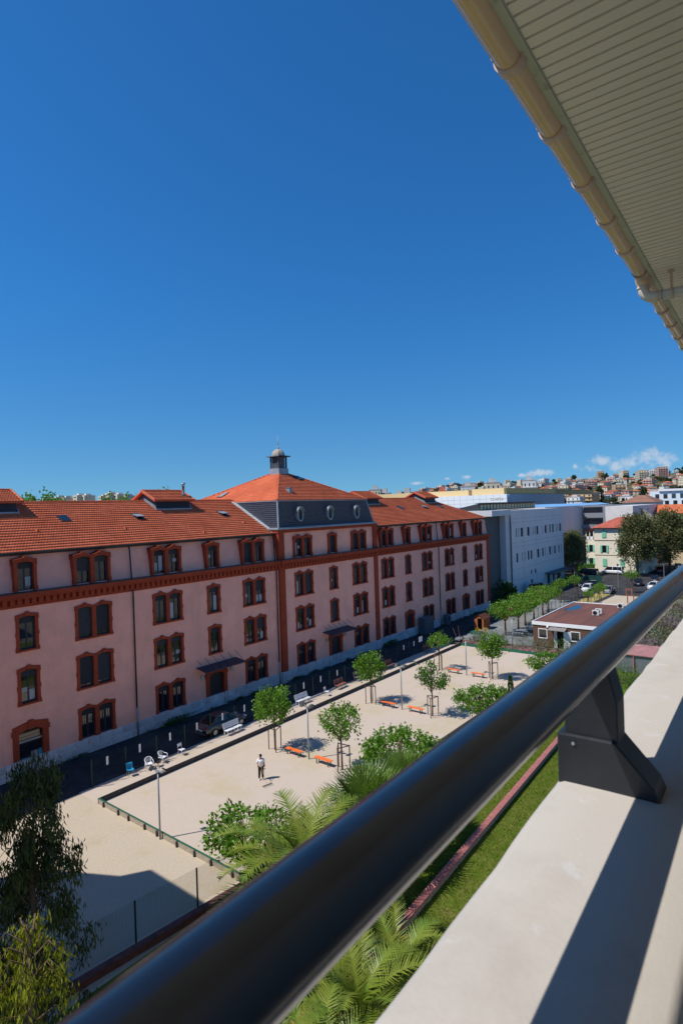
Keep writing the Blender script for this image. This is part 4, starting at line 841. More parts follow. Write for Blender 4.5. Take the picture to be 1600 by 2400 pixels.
# ------------------------------------------------------------------ cars
CARM = {}
def paint(name, c, metal=.3): 
    if name not in CARM: CARM[name] = mat('car_paint_'+name, c, .25, .03, 2, spec=.5, metal=metal, coat=.6)
    return CARM[name]
TYRE = mat('tyre_rubber', (.015, .015, .016), .85, 0); RIM = mat('alloy_rim', (.45, .46, .47), .35, 0, metal=.7); LAMPR = mat('tail_lamp', (.25, .01, .012), .25, 0, spec=.6); LAMPW = mat('head_lamp', (.6, .62, .65), .15, 0, spec=.7); PLATE = mat('number_plate', (.7, .7, .68), .5, 0); CGLASS = mat('car_glass', (.01, .013, .016), .04, 0, spec=.8)
def car(kind, loc, rz, lab, pc, group=None):
    o = thing('parked_car', lab, 'car', loc, rz, group)
    # (x, belt z, half width), front of the car at +x
    if kind == 'sedan': st_ = [(-2.25, .62, .72), (-2.2, .92, .80), (-1.55, .99, .86), (-.6, .97, .88), (.5, .95, .88), (1.05, .92, .87), (1.7, .80, .85), (2.1, .70, .80), (2.25, .5, .68)]; cab = [(-1.75, .985), (-1.0, 1.40), (-.2, 1.45), (.35, 1.40), (1.15, .93)]
    elif kind == 'hatch': st_ = [(-2.0, .6, .74), (-1.97, 1.0, .82), (-1.4, 1.02, .86), (-.4, .99, .87), (.6, .96, .87), (1.0, .94, .86), (1.55, .84, .84), (1.9, .72, .78), (2.02, .5, .66)]; cab = [(-1.98, 1.0), (-1.5, 1.44), (-.3, 1.50), (.35, 1.44), (1.15, .95)]
    else: st_ = [(-2.5, .6, .86), (-2.48, 1.15, .93), (-1.2, 1.15, .95), (.2, 1.14, .95), (1.2, 1.12, .95), (1.7, 1.08, .93), (2.1, .95, .9), (2.4, .8, .85), (2.5, .55, .75)]; cab = [(-2.48, 1.15), (-2.42, 1.95), (-.5, 1.98), (1.0, 1.95), (1.8, 1.06)]
    m_ = MB(); k = 7
    for x, zb, hw in st_:
        z0 = .22
        for y, z in ((-hw*.93, z0), (-hw, .45), (-hw*.99, zb*.85), (-hw*.9, zb), (hw*.9, zb), (hw*.99, zb*.85), (hw, .45), (hw*.93, z0)): m_.v.append((x, y, max(z, z0)))
    k = 8
    for i in range(len(st_)-1):
        for j in range(k): m_.f.append((i*k+j, (i+1)*k+j, (i+1)*k+(j+1) % k, i*k+(j+1) % k))
    m_.f.append(tuple(range(k))[::-1]); m_.f.append(tuple((len(st_)-1)*k+j for j in range(k)))
    b = m_.build('body', pc, o, smooth=True, local=True); sb = b.modifiers.new('sub', 'SUBSURF'); sb.levels = sb.render_levels = 1
    hwb = st_[3][2]*.88; hwt = hwb*.76
    g_ = MB()
    for x, z in cab:
        f = 0 if (x, z) in (cab[0], cab[-1]) else 1
        hw = hwt if f else hwb
        g_.v += [(x, -hw, z), (x, hw, z)]
    bz = [(cab[0][0], cab[0][1]), (cab[-1][0], cab[-1][1])]
    n = len(cab)
    g_.f = [(2*i, 2*i+1, 2*i+3, 2*i+2) for i in range(n-1)]+[tuple(2*i for i in range(n))[::-1], tuple(2*i+1 for i in range(n))]
    g_.build('greenhouse', CGLASS, o, local=True)
    rf = MB(); up = .02; P = [(x, z) for x, z in cab[1:-1]]
    for x, z in P: rf.v += [(x, -hwt*.99, z+up), (x, 0, z+up+.03), (x, hwt*.99, z+up), (x, hwt*1.02, z-.06), (x, -hwt*1.02, z-.06)]
    for i in range(len(P)-1):
        for j in range(5): rf.f.append((5*i+j, 5*i+(j+1) % 5, 5*i+5+(j+1) % 5, 5*i+5+j))
    rf.f += [(0, 4, 3, 2, 1), tuple(5*(len(P)-1)+q for q in (1, 2, 3, 4, 0))]; rf.build('roof', pc, o, local=True)
    for s_ in (-1, 1):
        for (x0, z0_), (x1, z1_) in ((cab[0], cab[1]), (cab[-1], cab[-2])): MB().bar((x0, s_*hwb, z0_), (x1, s_*hwt, z1_), .09, .05).build('pillar', pc, o, local=True)
        MB().bar((-.25, s_*hwb*1.0, cab[0][1]-.02), (-.28, s_*hwt*1.02, cab[2][1]-.03), .09, .03).build('pillar', pc, o, local=True)
    xf, xr = st_[-1][0], st_[0][0]; wx = (xf-.78, xr+.82)
    for x in wx:
        for s_ in (-1, 1):
            wl = MB().lathe([(.2, -.1), (.31, -.1), (.325, -.06), (.325, .06), (.31, .1), (.2, .1)], 16, (x, s_*(st_[3][2]-.08), .325), 'Y').build('wheel', TYRE, o, smooth=True, local=True)
            MB().lathe([(.05, -.105), (.205, -.1), (.205, .1), (.05, .105)], 10, (x, s_*(st_[3][2]-.075), .325), 'Y').build('rim', RIM, wl, local=True)
    for s_ in (-1, 1):
        MB().obox((xf-.12, s_*.6, .66), (.14, .34, .13)).build('headlight', LAMPW, o, local=True, bevel=.02); MB().obox((xr+.06, s_*.62, .84), (.12, .30, .13)).build('tail_light', LAMPR, o, local=True, bevel=.02)
        MB().obox((cab[-1][0]-.3, s_*(st_[3][2]+.07), 1.0), (.12, .16, .11)).build('mirror', pc, o, local=True, bevel=.02)
    MB().obox((xr-.02, 0, .58), (.02, .5, .11)).build('number_plate', PLATE, o, local=True); MB().obox((xf-.0, 0, .42), (.03, .5, .11)).build('number_plate', PLATE, o, local=True)
    return o
car('sedan', (32.6, 39.7, 0), .02, 'grey saloon car parked in the shade behind the white bench', paint('grey', (.13, .12, .12), .5))
# ------------------------------------------------------------------ the man with the rake
def skin_body(name, chain, edges, radii, m, parent, root=0, sub=2):
    me = bpy.data.meshes.new(name); me.from_pydata(chain, edges, []); me.materials.append(m)
    o = bpy.data.objects.new(name, me); COL.objects.link(o); o.parent = parent
    md = o.modifiers.new('skin', 'SKIN'); sv = me.skin_vertices[0].data
    for i, r in enumerate(radii): sv[i].radius = r if isinstance(r, tuple) else (r, r); sv[i].use_root = (i == root)
    md.use_smooth_shade = True
    s_ = o.modifiers.new('sub', 'SUBSURF'); s_.levels = s_.render_levels = sub
    return o
SKINM = mat('skin', (.36, .19, .12), .6, .05, 5); SHIRT = mat('white_cotton', (.86, .86, .88), .85, .05, 6); TROU = mat('black_cloth', (.012, .012, .014), .9, .1, 6); SHOE = mat('white_shoe', (.7, .7, .7), .6, 0)
pe = thing('person', 'person in white T-shirt, dark trousers and dark cap holding a drag rake', 'person', (27.85, 29.9, .012), math.radians(-128))
# local: +x forward (facing), +y to the person's left
ch = [(0, 0, .93), (0, 0, 1.1), (.02, 0, 1.30), (.03, 0, 1.42), (.04, 0, 1.52), (.06, 0, 1.60), (.06, 0, 1.68),
      (0, .17, 1.40), (.02, .23, 1.16), (.08, .25, .93), (.10, .25, .86), (0, -.17, 1.40), (.08, -.24, 1.18), (.27, -.16, 1.08), (.32, -.13, 1.08),
      (0, .09, .88), (.02, .11, .48), (-.02, .12, .10), (.14, .13, .04), (0, -.09, .88), (.05, -.11, .48), (.01, -.13, .10), (.17, -.14, .04)]
ed = [(0, 1), (1, 2), (2, 3), (3, 4), (4, 5), (5, 6), (3, 7), (7, 8), (8, 9), (9, 10), (3, 11), (11, 12), (12, 13), (13, 14), (0, 15), (15, 16), (16, 17), (17, 18), (0, 19), (19, 20), (20, 21), (21, 22)]
rd = [(.13, .15), (.13, .15), (.12, .16), (.08, .1), .055, (.085, .075), (.07, .065), .06, .048, .036, .04, .06, .048, .036, .04, .09, .062, .045, .04, .09, .062, .045, .04]
skin_body('body', ch, ed, rd, SKINM, pe)
skin_body('t_shirt', [(0, 0, .90), (0, 0, 1.1), (.02, 0, 1.30), (.025, 0, 1.42), (0, .17, 1.40), (.015, .22, 1.20), (0, -.17, 1.40), (.07, -.235, 1.21)], [(0, 1), (1, 2), (2, 3), (3, 4), (4, 5), (3, 6), (6, 7)], [(.19, .22), (.20, .22), (.185, .225), (.11, .14), .105, .10, .105, .10], SHIRT, pe)
skin_body('trousers', [(0, 0, .95), (0, .09, .86), (.02, .11, .48), (-.02, .12, .12), (0, -.09, .86), (.05, -.11, .48), (.01, -.13, .12)], [(0, 1), (1, 2), (2, 3), (0, 4), (4, 5), (5, 6)], [(.15, .165), .115, .09, .075, .115, .09, .075], TROU, pe)
for y, x in ((.125, .05), (-.135, .08)): skin_body('shoe', [(x-.1, y, .05), (x, y, .055), (x+.13, y, .035)], [(0, 1), (1, 2)], [(.05, .045), (.055, .05), (.05, .03)], SHOE, pe, 0, 2)
m_ = MB().lathe([(.098, 1.66), (.102, 1.70), (.09, 1.75), (.05, 1.785), (.005, 1.795)], 14, (.055, 0, 0)); m_.prism([(.12, -.075), (.21, -.05), (.21, .05), (.12, .075)], 1.665, 1.678, 'Z'); m_.build('cap', TROU, pe, smooth=True, local=True)
for s_ in (-1, 1): MB().lathe([(.012, 0), (.014, .006), (.004, .01)], 8, (.142, s_*.032, 1.645), 'X').build('eye', BLACKP, pe, local=True)
MB().tube([(.135, 0, 1.645), (.168, 0, 1.61), (.14, 0, 1.595)], [.012, .017, .012], 6).build('nose', SKINM, pe, smooth=True, local=True); MB().obox((.138, 0, 1.56), (.012, .05, .012)).build('mouth', mat('lip', (.3, .1, .08), .6, 0), pe, local=True)
for (hx, hy, hz, dx, dz) in ((.105, .25, .80, .02, -1), (.345, -.12, 1.08, 1, -.3)):
    for i, ln_ in enumerate((.07, .085, .09, .08)): a = Vector((hx, hy-.03+.02*i, hz)); d = Vector((dx*.6, 0, dz)).normalized(); MB().tube([a, a+d*ln_*.6, a+d*ln_*.8+Vector((-.02, 0, -.02))], [.011, .010, .008], 6).build('finger', SKINM, pe, smooth=True, local=True)
    a = Vector((hx-.01, hy-.045, hz+.02)); MB().tube([a, a+Vector((.025, -.025, -.03)), a+Vector((.045, -.02, -.055))], [.012, .011, .009], 6).build('thumb', SKINM, pe, smooth=True, local=True)
rk = thing('drag_rake', 'wooden drag rake with a wide mesh head held by the person in white', 'rake', (27.85, 29.9, .012), math.radians(-128))
RW = mat('pale_wood', (.45, .33, .2), .7, .1, 5)
MB().tube([(.22, -.10, 1.32), (.95, .28, .12)], .014, 7).build('handle', RW, rk, local=True); MB().obox((1.0, .30, .06), (.05, .75, .06), rz=.45).build('head_bar', RW, rk, local=True)
m_ = MB()
for i in range(14): m_.obox((.94+.02*0, .30, .03), (.004, .004, .004)) if 0 else None
for i in range(15):
    u = -.35+.05*i; c_, s__ = math.cos(.45), math.sin(.45); x0, y0 = 1.0-s__*u, .30+c_*u; m_.bar((x0, y0, .04), (x0+.3*c_, y0+.3*s__, .01), .008)
tag(m_.build('mesh_tail', GALV, rk, local=True), kind='stuff')
# ------------------------------------------------------------------ umbrella trees along the garden side of the court
rngU = np.random.default_rng(5); UV_ = []
for k, (nt_, R, per) in enumerate(((125, 2.1, 19), (185, 2.25, 20))):
    tips = dome_tips(rngU, nt_, R, 2.75, .75, 1.05, .62, 9); UV_.append(tree_meshes(50+k, tips, per, .165, .22, .07, LEAF, [(0, 0, 0), (.05, .02, .8), (.02, .05, 1.6)], [.12, .10, .09], BARK, 40))
ul = [('airy umbrella shaped tree beside the feather palms at the pale board edging', 19.3, 21.7, 0, 1.0), ('broad umbrella shaped tree behind the fan palm at the court side', 31.6, 20.9, 1, 1.02), ('broad umbrella shaped tree next to the small cypress', 43.6, 20.4, 1, .98), ('umbrella shaped tree before the hut door', 58.0, 20.3, 0, .95)]
UM = {}
for lab, x, y, k, sc in ul:
    if k not in UM: UM[k] = make_tree('umbrella_tree', lab, 'tree', (x, y, 0), RNG.uniform(0, 6), 'umbrella trees along the garden side of the court', UV_[k][0], UV_[k][1], LEAF, BARK, sc)
    else: dup(UM[k], (x, y, 0), RNG.uniform(0, 6), lab, scale=sc)
# small cypress
rng = np.random.default_rng(9); n = 900; z = rng.random(n)**1.3*3.0; r = (.42*(1-z/3.05)**.6)*np.sqrt(rng.uniform(.5, 1, n)); t = rng.uniform(0, 6.283, n); P = np.stack([r*np.cos(t), r*np.sin(t), .1+z], 1)
Vv, Ff = leaf_arrays(P, unit(np.stack([np.cos(t)*.3, np.sin(t)*.3, np.ones(n)], 1)), .22, .04, rng)
cy = thing('cypress', 'small dark columnar cypress beside the umbrella tree', 'tree', (49.9, 21.0, 0)); npmesh('crown', Vv, Ff, HEDGE, cy, local=True); MB().tube([(0, 0, 0), (0, 0, 1.5)], [.06, .03], 6).build('trunk', BARK, cy, local=True)
# ------------------------------------------------------------------ palms
def feather_palm(seed, nf, L, trunk_h, lift=1.0, per=34):
    rng = np.random.default_rng(seed); lv, rach, old = [], MB(), []
    base = 0; AV, AF, OV, OF = [], [], [], []
    for i in range(nf):
        az_ = i*2.399+rng.uniform(-.15, .15); age = i/nf; e0 = math.radians(82-75*age+rng.uniform(-6, 6)); ln_ = L*rng.uniform(.85, 1.1)*(1-.15*(age < .15))
        pts = []; p = np.array([0, 0, trunk_h]); e = e0; st = 14
        for s_ in range(st+1):
            pts.append(p.copy()); d = np.array([math.cos(az_)*math.cos(e), math.sin(az_)*math.cos(e), math.sin(e)]); p = p+d*ln_/st; e -= math.radians(8.2)*(.35+1.2*s_/st)*lift
        pts = np.array(pts); rach.tube([tuple(q) for q in pts[::2]], [.035*(1-.85*k/7)+.004 for k in range(len(pts[::2]))], 5, False)
        u = np.linspace(.16, .995, per); ip = u*st; i0 = np.minimum(ip.astype(int), st-1); fr = (ip-i0)[:, None]; Pp = pts[i0]*(1-fr)+pts[i0+1]*fr; Tn = unit(pts[i0+1]-pts[i0])
        sd = np.cross(Tn, np.array([0, 0, 1.])); bad = np.linalg.norm(sd, axis=1) < .1; sd[bad] = np.array([-math.sin(az_), math.cos(az_), 0]); sd = unit(sd); nn = np.cross(sd, Tn)
        ll = .52*L/2.6*np.sin(np.pi*np.clip(u*.86+.12, 0, 1))**.6
        for sg in (-1, 1):
            D = unit(sd*sg*.8+Tn*.62+nn*.34+rng.normal(size=Pp.shape)*.07); tip = Pp+D*ll[:, None]+np.array([0, 0, -1])*(ll[:, None]**2)*.25; w_ = Tn*.034
            q = np.stack([Pp-w_, Pp+w_, Pp*.45+tip*.55+w_*1.3, tip, Pp*.45+tip*.55-w_*1.3], 1)
            V4 = np.stack([Pp-w_, Pp+w_, tip+w_*.15, tip-w_*.15], 1).reshape(-1, 3)
            (OV if (age > .84 and rng.random() < .75) else AV).append(V4)
    mk = lambda A: (np.concatenate(A), np.arange(sum(len(a) for a in A)).reshape(-1, 4))
    tr = MB(); zz = np.linspace(0, trunk_h+.15, 9)
    tr.tube([(0, 0, z_) for z_ in zz], [.30+.05*(i % 2) for i in range(9)], 10)
    return mk(AV), (mk(OV) if OV else None), rach, tr
def put_feather(lab, loc, rz, dat, group='feather palms in the garden', sc=1.):
    o = thing('feather_palm', lab, 'palm', loc, rz, group); npmesh('fronds', *dat[0], PALM, o, local=True)
    if dat[1]: npmesh('old_fronds', *dat[1], PALMY, o, local=True)
    dat[2].build('frond_stalk', PALM, o, smooth=True, local=True); dat[3].build('trunk', BARK, o, local=True); o.scale = (sc,)*3; return o
FP = feather_palm(3, 26, 3.9, 2.5, .9, 40); FP2 = feather_palm(8, 23, 3.4, 1.6, .9, 36)
p1_ = put_feather('tall feather palm with yellowed lower fronds next to the airy umbrella tree', (18.1, 17.0, 0), .3, FP, sc=1.18)
p2_ = put_feather('feather palm with upright fronds beside the fan palm', (21.0, 17.9, 0), 2.0, FP2, sc=1.05)
p3_ = dup(p1_, (14.6, 11.5, 0), 1.1, 'feather palm leaning over the red coped wall', scale=.85)
p4_ = dup(p2_, (12.2, 11.4, 0), 4.1, 'low feather palm under the parapet edge', scale=1.0)
p5_ = dup(p2_, (17.4, 11.9, 0), 2.7, 'feather palm arching onto the lawn beside the red coped wall', scale=.9)
def fan_palm(seed, nf, R, trunk_h):
    rng = np.random.default_rng(seed); A = []; st_ = MB()
    for i in range(nf):
        az_ = i*2.399+rng.uniform(-.2, .2); e = math.radians(80-95*i/nf+rng.uniform(-8, 8)); d = np.array([math.cos(az_)*math.cos(e), math.sin(az_)*math.cos(e), math.sin(e)]); pl_ = R*.75; p0 = np.array([0, 0, trunk_h]); p1 = p0+d*pl_
        st_.tube([tuple(p0), tuple(p1)], [.022, .014], 5, False)
        sd = np.array([-math.sin(az_), math.cos(az_), 0]); nn = np.cross(sd, d)
        for k in range(25):
            a = math.radians(-115+230*k/24+rng.uniform(-2, 2)); D = d*math.cos(a)+sd*math.sin(a); D = D-nn*.12*abs(math.sin(a)); D /= np.linalg.norm(D); l_ = R*(.82-.25*abs(a)/2); S_ = np.cross(D, nn); w0 = .045
            m1 = p1+D*l_*.55; tip = p1+D*l_+np.array([0, 0, -.12*R*rng.random()])
            A.append(np.array([p1, m1+S_*w0, tip, m1-S_*w0]))
    V = np.concatenate(A); tr = MB().tube([(0, 0, z_) for z_ in np.linspace(0, trunk_h, 7)], [.26, .22, .24, .2, .23, .2, .18], 9)
    return (V, np.arange(len(V)).reshape(-1, 4)), st_, tr
FA_ = fan_palm(4, 34, 2.0, 2.9)
o = thing('fan_palm', 'tall fan palm with spiky round leaves by the gravel court', 'palm', (23.6, 17.6, 0)); npmesh('fan_leaves', *FA_[0], mat('fan_palm_leaf', (.11, .185, .03), .4, .3, 2, spec=.45, transl=.2), o, local=True); FA_[1].build('leaf_stalk', PALM, o, local=True); FA_[2].build('trunk', BARK, o, local=True)
fan2 = dup(o, (27.2, 17.6, 0), 1.9, 'shorter fan palm between the tall fan palm and the umbrella tree', scale=.9)
fan3 = dup(o, (10.2, 12.9, 0), .7, 'small fan palm whose leaf tips show over the dark boundary wall', scale=.85)
# ------------------------------------------------------------------ garden walls and near fence
def long_wall(name, lab, a, b, w_, h, body, cap, capw, caph, n):
    a, b = Vector((*a, 0)), Vector((*b, 0)); d = b-a; L = d.length; o = thing(name, lab, 'wall', a, math.atan2(d.y, d.x)); MB().box(0, L, -w_/2, w_/2, 0, h).build('wall_body', body, o, local=True)
    me = MB().box(.004, L/n-.004, -capw/2, capw/2, h, h+caph); md = bpy.data.meshes.new('coping_stone'); md.from_pydata(me.v, [], me.f); md.materials.append(cap)
    for i in range(n): put(md, 'coping_stone', cap, o, (L/n*i, 0, RNG.uniform(-.004, .004)))
    return o
long_wall('garden_wall', 'low garden wall with pinkish red coping running through the lawn', (4, 13.5), (66, 16.2), .22, .30, mat('grey_wall', (.30, .28, .25), .9, .3, 4, .3, 20), REDC, .36, .1, 42)
nw = long_wall('boundary_wall', 'dark red boundary wall at the foot of the near wire fence', (3, 23.6), (20.2, 21.9), .25, .28, mat('dark_red_wall', (.13, .05, .045), .9, .3, 3, .2, 20), mat('dark_red_coping', (.14, .06, .055), .85, .3, 3, .2, 20), .34, .07, 9)
nf_ = thing('wire_fence', 'near green wire fence of tall posts and square mesh on the dark red wall', 'fence', (4.6, 23.62, 0), math.atan2(-1.7, 17.2))
for i in range(6): put(pm, 'post', DGREEN, nf_, (.1+3.03*i, .15, .1))
m_ = MB()
for z in np.arange(.35, 2.05, .06): m_.box(0, 15.3, .148, .152, z-.002, z+.002)
for x in np.arange(0, 15.3, .06): m_.box(x-.002, x+.002, .1505, .1535, .35, 2.05)
tag(m_.build('wire_mesh', DGREEN, nf_, local=True), kind='stuff')
sc_ = thing('shed_roof', 'dark sloping shed roof in the shade under the eucalyptus', 'shed', (7.2, 25.2, 0)); MB().add([(8.2, 23.6, 1.9), (10.3, 23.5, 1.5), (9.2, 26.6, 1.5), (6.4, 26.4, 1.9), (6.2, 23.8, 1.9)], [(0, 1, 2, 3, 4)]).build('roof_sheet', BLACKP, sc_); MB().prism([(6.5, 23.9), (9.8, 23.8), (9.0, 26.3), (6.6, 26.2)], 0, 1.48, 'Z').build('wall', BLACKP, sc_)
# ------------------------------------------------------------------ eucalyptus at the left edge
def weeping(seed, H, zb, R, nbr, per, leafL, leafW, taper=.62):
    rng = np.random.default_rng(seed); tr = MB(); pts = [(0, 0, 0), (.15, .1, H*.3), (0, .25, H*.6), (.1, .1, H*.84)]; tr.tube(pts, [.2, .15, .09, .03], 8); PP, DD = [], []
    for i in range(nbr):
        z0 = zb+(H-zb)*rng.random()**.85; a = rng.uniform(0, 6.283); rr = R*(1-taper*((z0-zb)/(H-zb))**1.5)*rng.uniform(.35, 1.2); p0 = Vector((.08, .15, z0-.4)); p1 = Vector((math.cos(a)*rr*.6, math.sin(a)*rr*.6, z0+.25)); p2 = Vector((math.cos(a)*rr, math.sin(a)*rr, z0-.15*rr))
        tr.tube([p0, p1, p2], [.03, .016, .006], 4, False)
        for j in range(per):
            u = rng.choice([.5, .72, .9, 1.04])+rng.normal()*.035; q = p1.lerp(p2, u) if u > .5 else p0.lerp(p1, u*2); dr = rng.random()**1.4*.75
            PP.append((q.x+rng.normal()*.13, q.y+rng.normal()*.13, q.z-dr+.1)); DD.append((rng.normal()*.3, rng.normal()*.3, -1))
    return leaf_arrays(np.array(PP), unit(np.array(DD)), leafL, leafW, rng), tr
ew = weeping(2, 10.4, 1.2, 1.8, 120, 95, .27, .026)
make_tree('eucalyptus_tree', 'tall dark weeping eucalyptus in the shade at the edge of the sand', 'tree', (8.75, 20.6, 0), 0, None, ew[0], ew[1], EUC, BARK)
ey = weeping(6, 7.3, 3.4, 1.35, 46, 48, .22, .024, .35)  # separate plant stands for the sunlit lower crown, its light in the leaf colour
make_tree('sunlit_lower_crown', 'yellow green foliage added for the sunlit lower crown of the dark eucalyptus', 'shrub', (7.0, 16.9, 0), 0, None, ey[0], ey[1], EUCY, BARK)
# flax at the foot
rng = np.random.default_rng(12); n = 160; t = rng.uniform(0, 6.283, n); e = rng.uniform(.7, 1.45, n); D = np.stack([np.cos(t)*np.cos(e), np.sin(t)*np.cos(e), np.sin(e)], 1); P = np.stack([np.cos(t)*.15, np.sin(t)*.15, np.zeros(n)], 1); Vv, Ff = leaf_arrays(P, D, 1.5, .03, rng, 0)
fx = thing('flax_plant', 'tall spiky flax plant at the foot of the eucalyptus', 'plant', (8.9, 18.6, 0)); npmesh('blades', Vv, Ff, mat('flax_leaf', (.07, .06, .035), .6, .3, 3), fx, local=True)
# yucca by the near end of the court fence
D2 = D.copy(); Vv, Ff = leaf_arrays(P, D2, 1.1, .035, rng, 0); yx = thing('yucca', 'spiky yucca at the end of the near wire fence', 'plant', (19.2, 20.9, 0)); npmesh('blades', Vv, Ff, PALM, yx, local=True)
# weeds at the foot of the pink wall
wd = []; rng = np.random.default_rng(17); P = []
for _ in range(46): x = rng.uniform(18, 97); nn = rng.integers(15, 60); P.append(np.stack([x+rng.normal(size=nn)*.22, 44.28+rng.normal(size=nn)*.08, rng.random(nn)*.12], 1))
for x in (31.3, 65.5): P.append(np.stack([x+rng.normal(size=400)*.8, 44.1+rng.normal(size=400)*.14, rng.random(400)*.5], 1))
P = np.concatenate(P); Vv, Ff = leaf_arrays(P, unit(rng.normal(size=P.shape)*.5+np.array([0, 0, 1])), .24, .03, rng); tag(npmesh('weeds', Vv, Ff, HEDGE), 'weeds growing along the foot of the pink wall', 'weeds', kind='stuff')
# grass blades on the near lawn
n = 60000; P = np.stack([rng.uniform(20, 56, n), np.zeros(n), np.zeros(n)], 1); P[:, 1] = 11.5+rng.random(n)*6+P[:, 0]*.04
Vv, Ff = leaf_arrays(P, unit(rng.normal(size=P.shape)*.45+np.array([0, 0, 1])), .10, .012, rng); tag(npmesh('grass', Vv, Ff, mat('grass_blade', (.11, .175, .016), .7, .35, .9, transl=.3, spec=.1, col2=(.17, .18, .035), vlo=.35, vhi=.6)), 'short patchy grass of the lawn beside the red coped wall', 'grass', kind='stuff')

# added shrubs that stand for the dark shadows below the palms
def under(lab, loc, R, H, seed):
    rng = np.random.default_rng(seed); tips = dome_tips(rng, 60, R, H*.5, H*.5, H*.5, .55, 6); P = crown_points(rng, tips, 16, R*.14); P[:, 2] = np.abs(P[:, 2]); V, F = leaf_arrays(P, unit(rng.normal(size=P.shape)+np.array([0, 0, .5])), .2, .06, rng); o = thing('shadow_fill_shrub', lab, 'shrub', loc); npmesh('foliage', V, F, HEDGE, o, local=True); MB().tube([(0, 0, 0), (0, 0, H*.6)], [.05, .02], 6).build('stem', BARK, o, local=True)
for i, (x, y, R, H, lab) in enumerate(((15.6, 12.6, 1.7, 1.5, 'added shrub standing for shade under the feather palm at the red coped wall'), (13.0, 10.4, 1.8, 1.3, 'added shrub standing for shade under the low feather palm by the parapet'), (18.2, 10.6, 1.5, 1.1, 'added low shrub standing for shade between palm and lawn below the parapet'), (19.6, 18.6, 1.8, 1.6, 'added shrub standing for shade under the tall feather palm'), (23.0, 19.6, 1.4, 1.5, 'added leafy shrub standing for shade behind the tall fan palm'), (26.2, 19.0, 1.5, 1.4, 'added shrub standing for shade beside the shorter fan palm'))): under(lab, (x, y, 0), R, H, 300+i)
# ------------------------------------------------------------------ hut with the brown flat roof
MEMB = mat('brown_roof_membrane', (.20, .078, .05), .75, 0, .35, .1, 20, col2=(.11, .05, .04), detail=8, stretch=(.25, 1.6, 1))
PLANK = mat('brown_cladding', (.13, .065, .042), .8, .3, 3, .3, 20, stretch=(1, .3, 6))
WHT = mat('white_paint', (.80, .80, .80), .5, .04, 3)
HX, HY0, HY1, HX1, HZ = 74.65, 18.6, 28.1, 92.0, 2.78
ht = thing('garden_hut', 'low brown timber hut with flat brown roof and white fascia', 'hut', (83, 21, 0))
m_ = MB(); zz = 0
md = bpy.data.meshes.new('cladding_board'); 
hol = [(26.35, 27.34, 1.17, 2.25), (22.3, 23.3, 1.17, 2.25), (19.3, 20.3, 1.17, 2.25), (24.15, 25.05, .1, 2.2)]
ys = sorted({HY0, HY1}|{h[0] for h in hol}|{h[1] for h in hol})
bz = np.linspace(0.05, HZ, 15)
for j in range(14):
    b_ = MB()
    for i in range(len(ys)-1):
        my, mz = (ys[i]+ys[i+1])/2, (bz[j]+bz[j+1])/2
        if any(h[0] < my < h[1] and h[2]-.05 < mz < h[3] for h in hol): continue
        b_.add([(HX-.03, ys[i], bz[j]), (HX-.012, ys[i], bz[j+1]), (HX-.012, ys[i+1], bz[j+1]), (HX-.03, ys[i+1], bz[j]), (HX+.05, ys[i], bz[j]), (HX+.05, ys[i+1], bz[j])], [(0, 1, 2, 3), (0, 3, 5, 4)])
    b_.build('cladding_board', PLANK, ht)
MB().box(HX+.06, HX1, HY1-.05, HY1, 0, HZ).box(HX1-.05, HX1, HY0, HY1-.06, 0, HZ-.001).box(HX+.06, HX1-.06, HY0, HY0+.05, 0, HZ-.002).build('side_wall', PLANK, ht)
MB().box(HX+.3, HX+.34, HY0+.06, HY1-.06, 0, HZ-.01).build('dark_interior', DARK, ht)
MB().box(HX-.14, HX+.02, HY0-.12, HY1+.12, HZ, 3.2).box(HX1, HX1+.15, HY0-.12, HY1+.12, HZ, 3.2).box(HX+.02, HX1, HY1, HY1+.12, HZ+.001, 3.199).box(HX+.02, HX1, HY0-.12, HY0, HZ+.001, 3.199).build('fascia', WHT, ht)
MB().box(HX+.02, HX1, HY0, HY1, HZ+.002, 3.1).build('roof', MEMB, ht)
pd = MB(); n = 26; rr_ = random.Random(4); pd.add([(86.9+2.6*math.cos(t)*(1+.35*math.sin(3*t+1)), 26.6+.85*math.sin(t)*(1+.3*math.sin(4*t)), 3.106) for t in [6.2832*i/n for i in range(n)]], [tuple(range(n))]); pd.build('puddle', mat('puddle_water', (.02, .018, .016), .02, 0, spec=1., ior=1.6), ht)
for y0, y1, z0, z1 in hol[:3]:
    f = MB().box(HX-.08, HX+.02, y0-.09, y1+.09, z0-.09, z0).box(HX-.08, HX+.02, y0-.09, y1+.09, z1, z1+.09).box(HX-.08, HX+.02, y0-.09, y0, z0, z1).box(HX-.08, HX+.02, y1, y1+.09, z0, z1).build('window', WHT, ht)
    MB().box(HX+.0, HX+.02, y0, y1, z0, z1).build('pane', GLASS, f).location = (0, 0, 0)
MB().box(HX-.08, HX-.02, 25.05, 25.42, .05, 2.25).build('door_side_panel', WHT, ht)
MB().obox((HX-.22, 23.78, 1.18), (.05, .78, 2.1), rz=.42).build('open_door', WHT, ht)
MB().add([(HX-.02, 25.9, 2.68), (HX-.02, 23.8, 2.68), (HX-.95, 23.8, 2.42), (HX-.95, 25.9, 2.42), (HX-.02, 25.9, 2.63), (HX-.02, 23.8, 2.63), (HX-.95, 23.8, 2.37), (HX-.95, 25.9, 2.37)], [(0, 1, 2, 3), (7, 6, 5, 4), (3, 2, 6, 7), (0, 3, 7, 4), (1, 5, 6, 2)]).build('door_canopy', mat('grey_canopy', (.22, .20, .19), .6, .1, 3), ht)
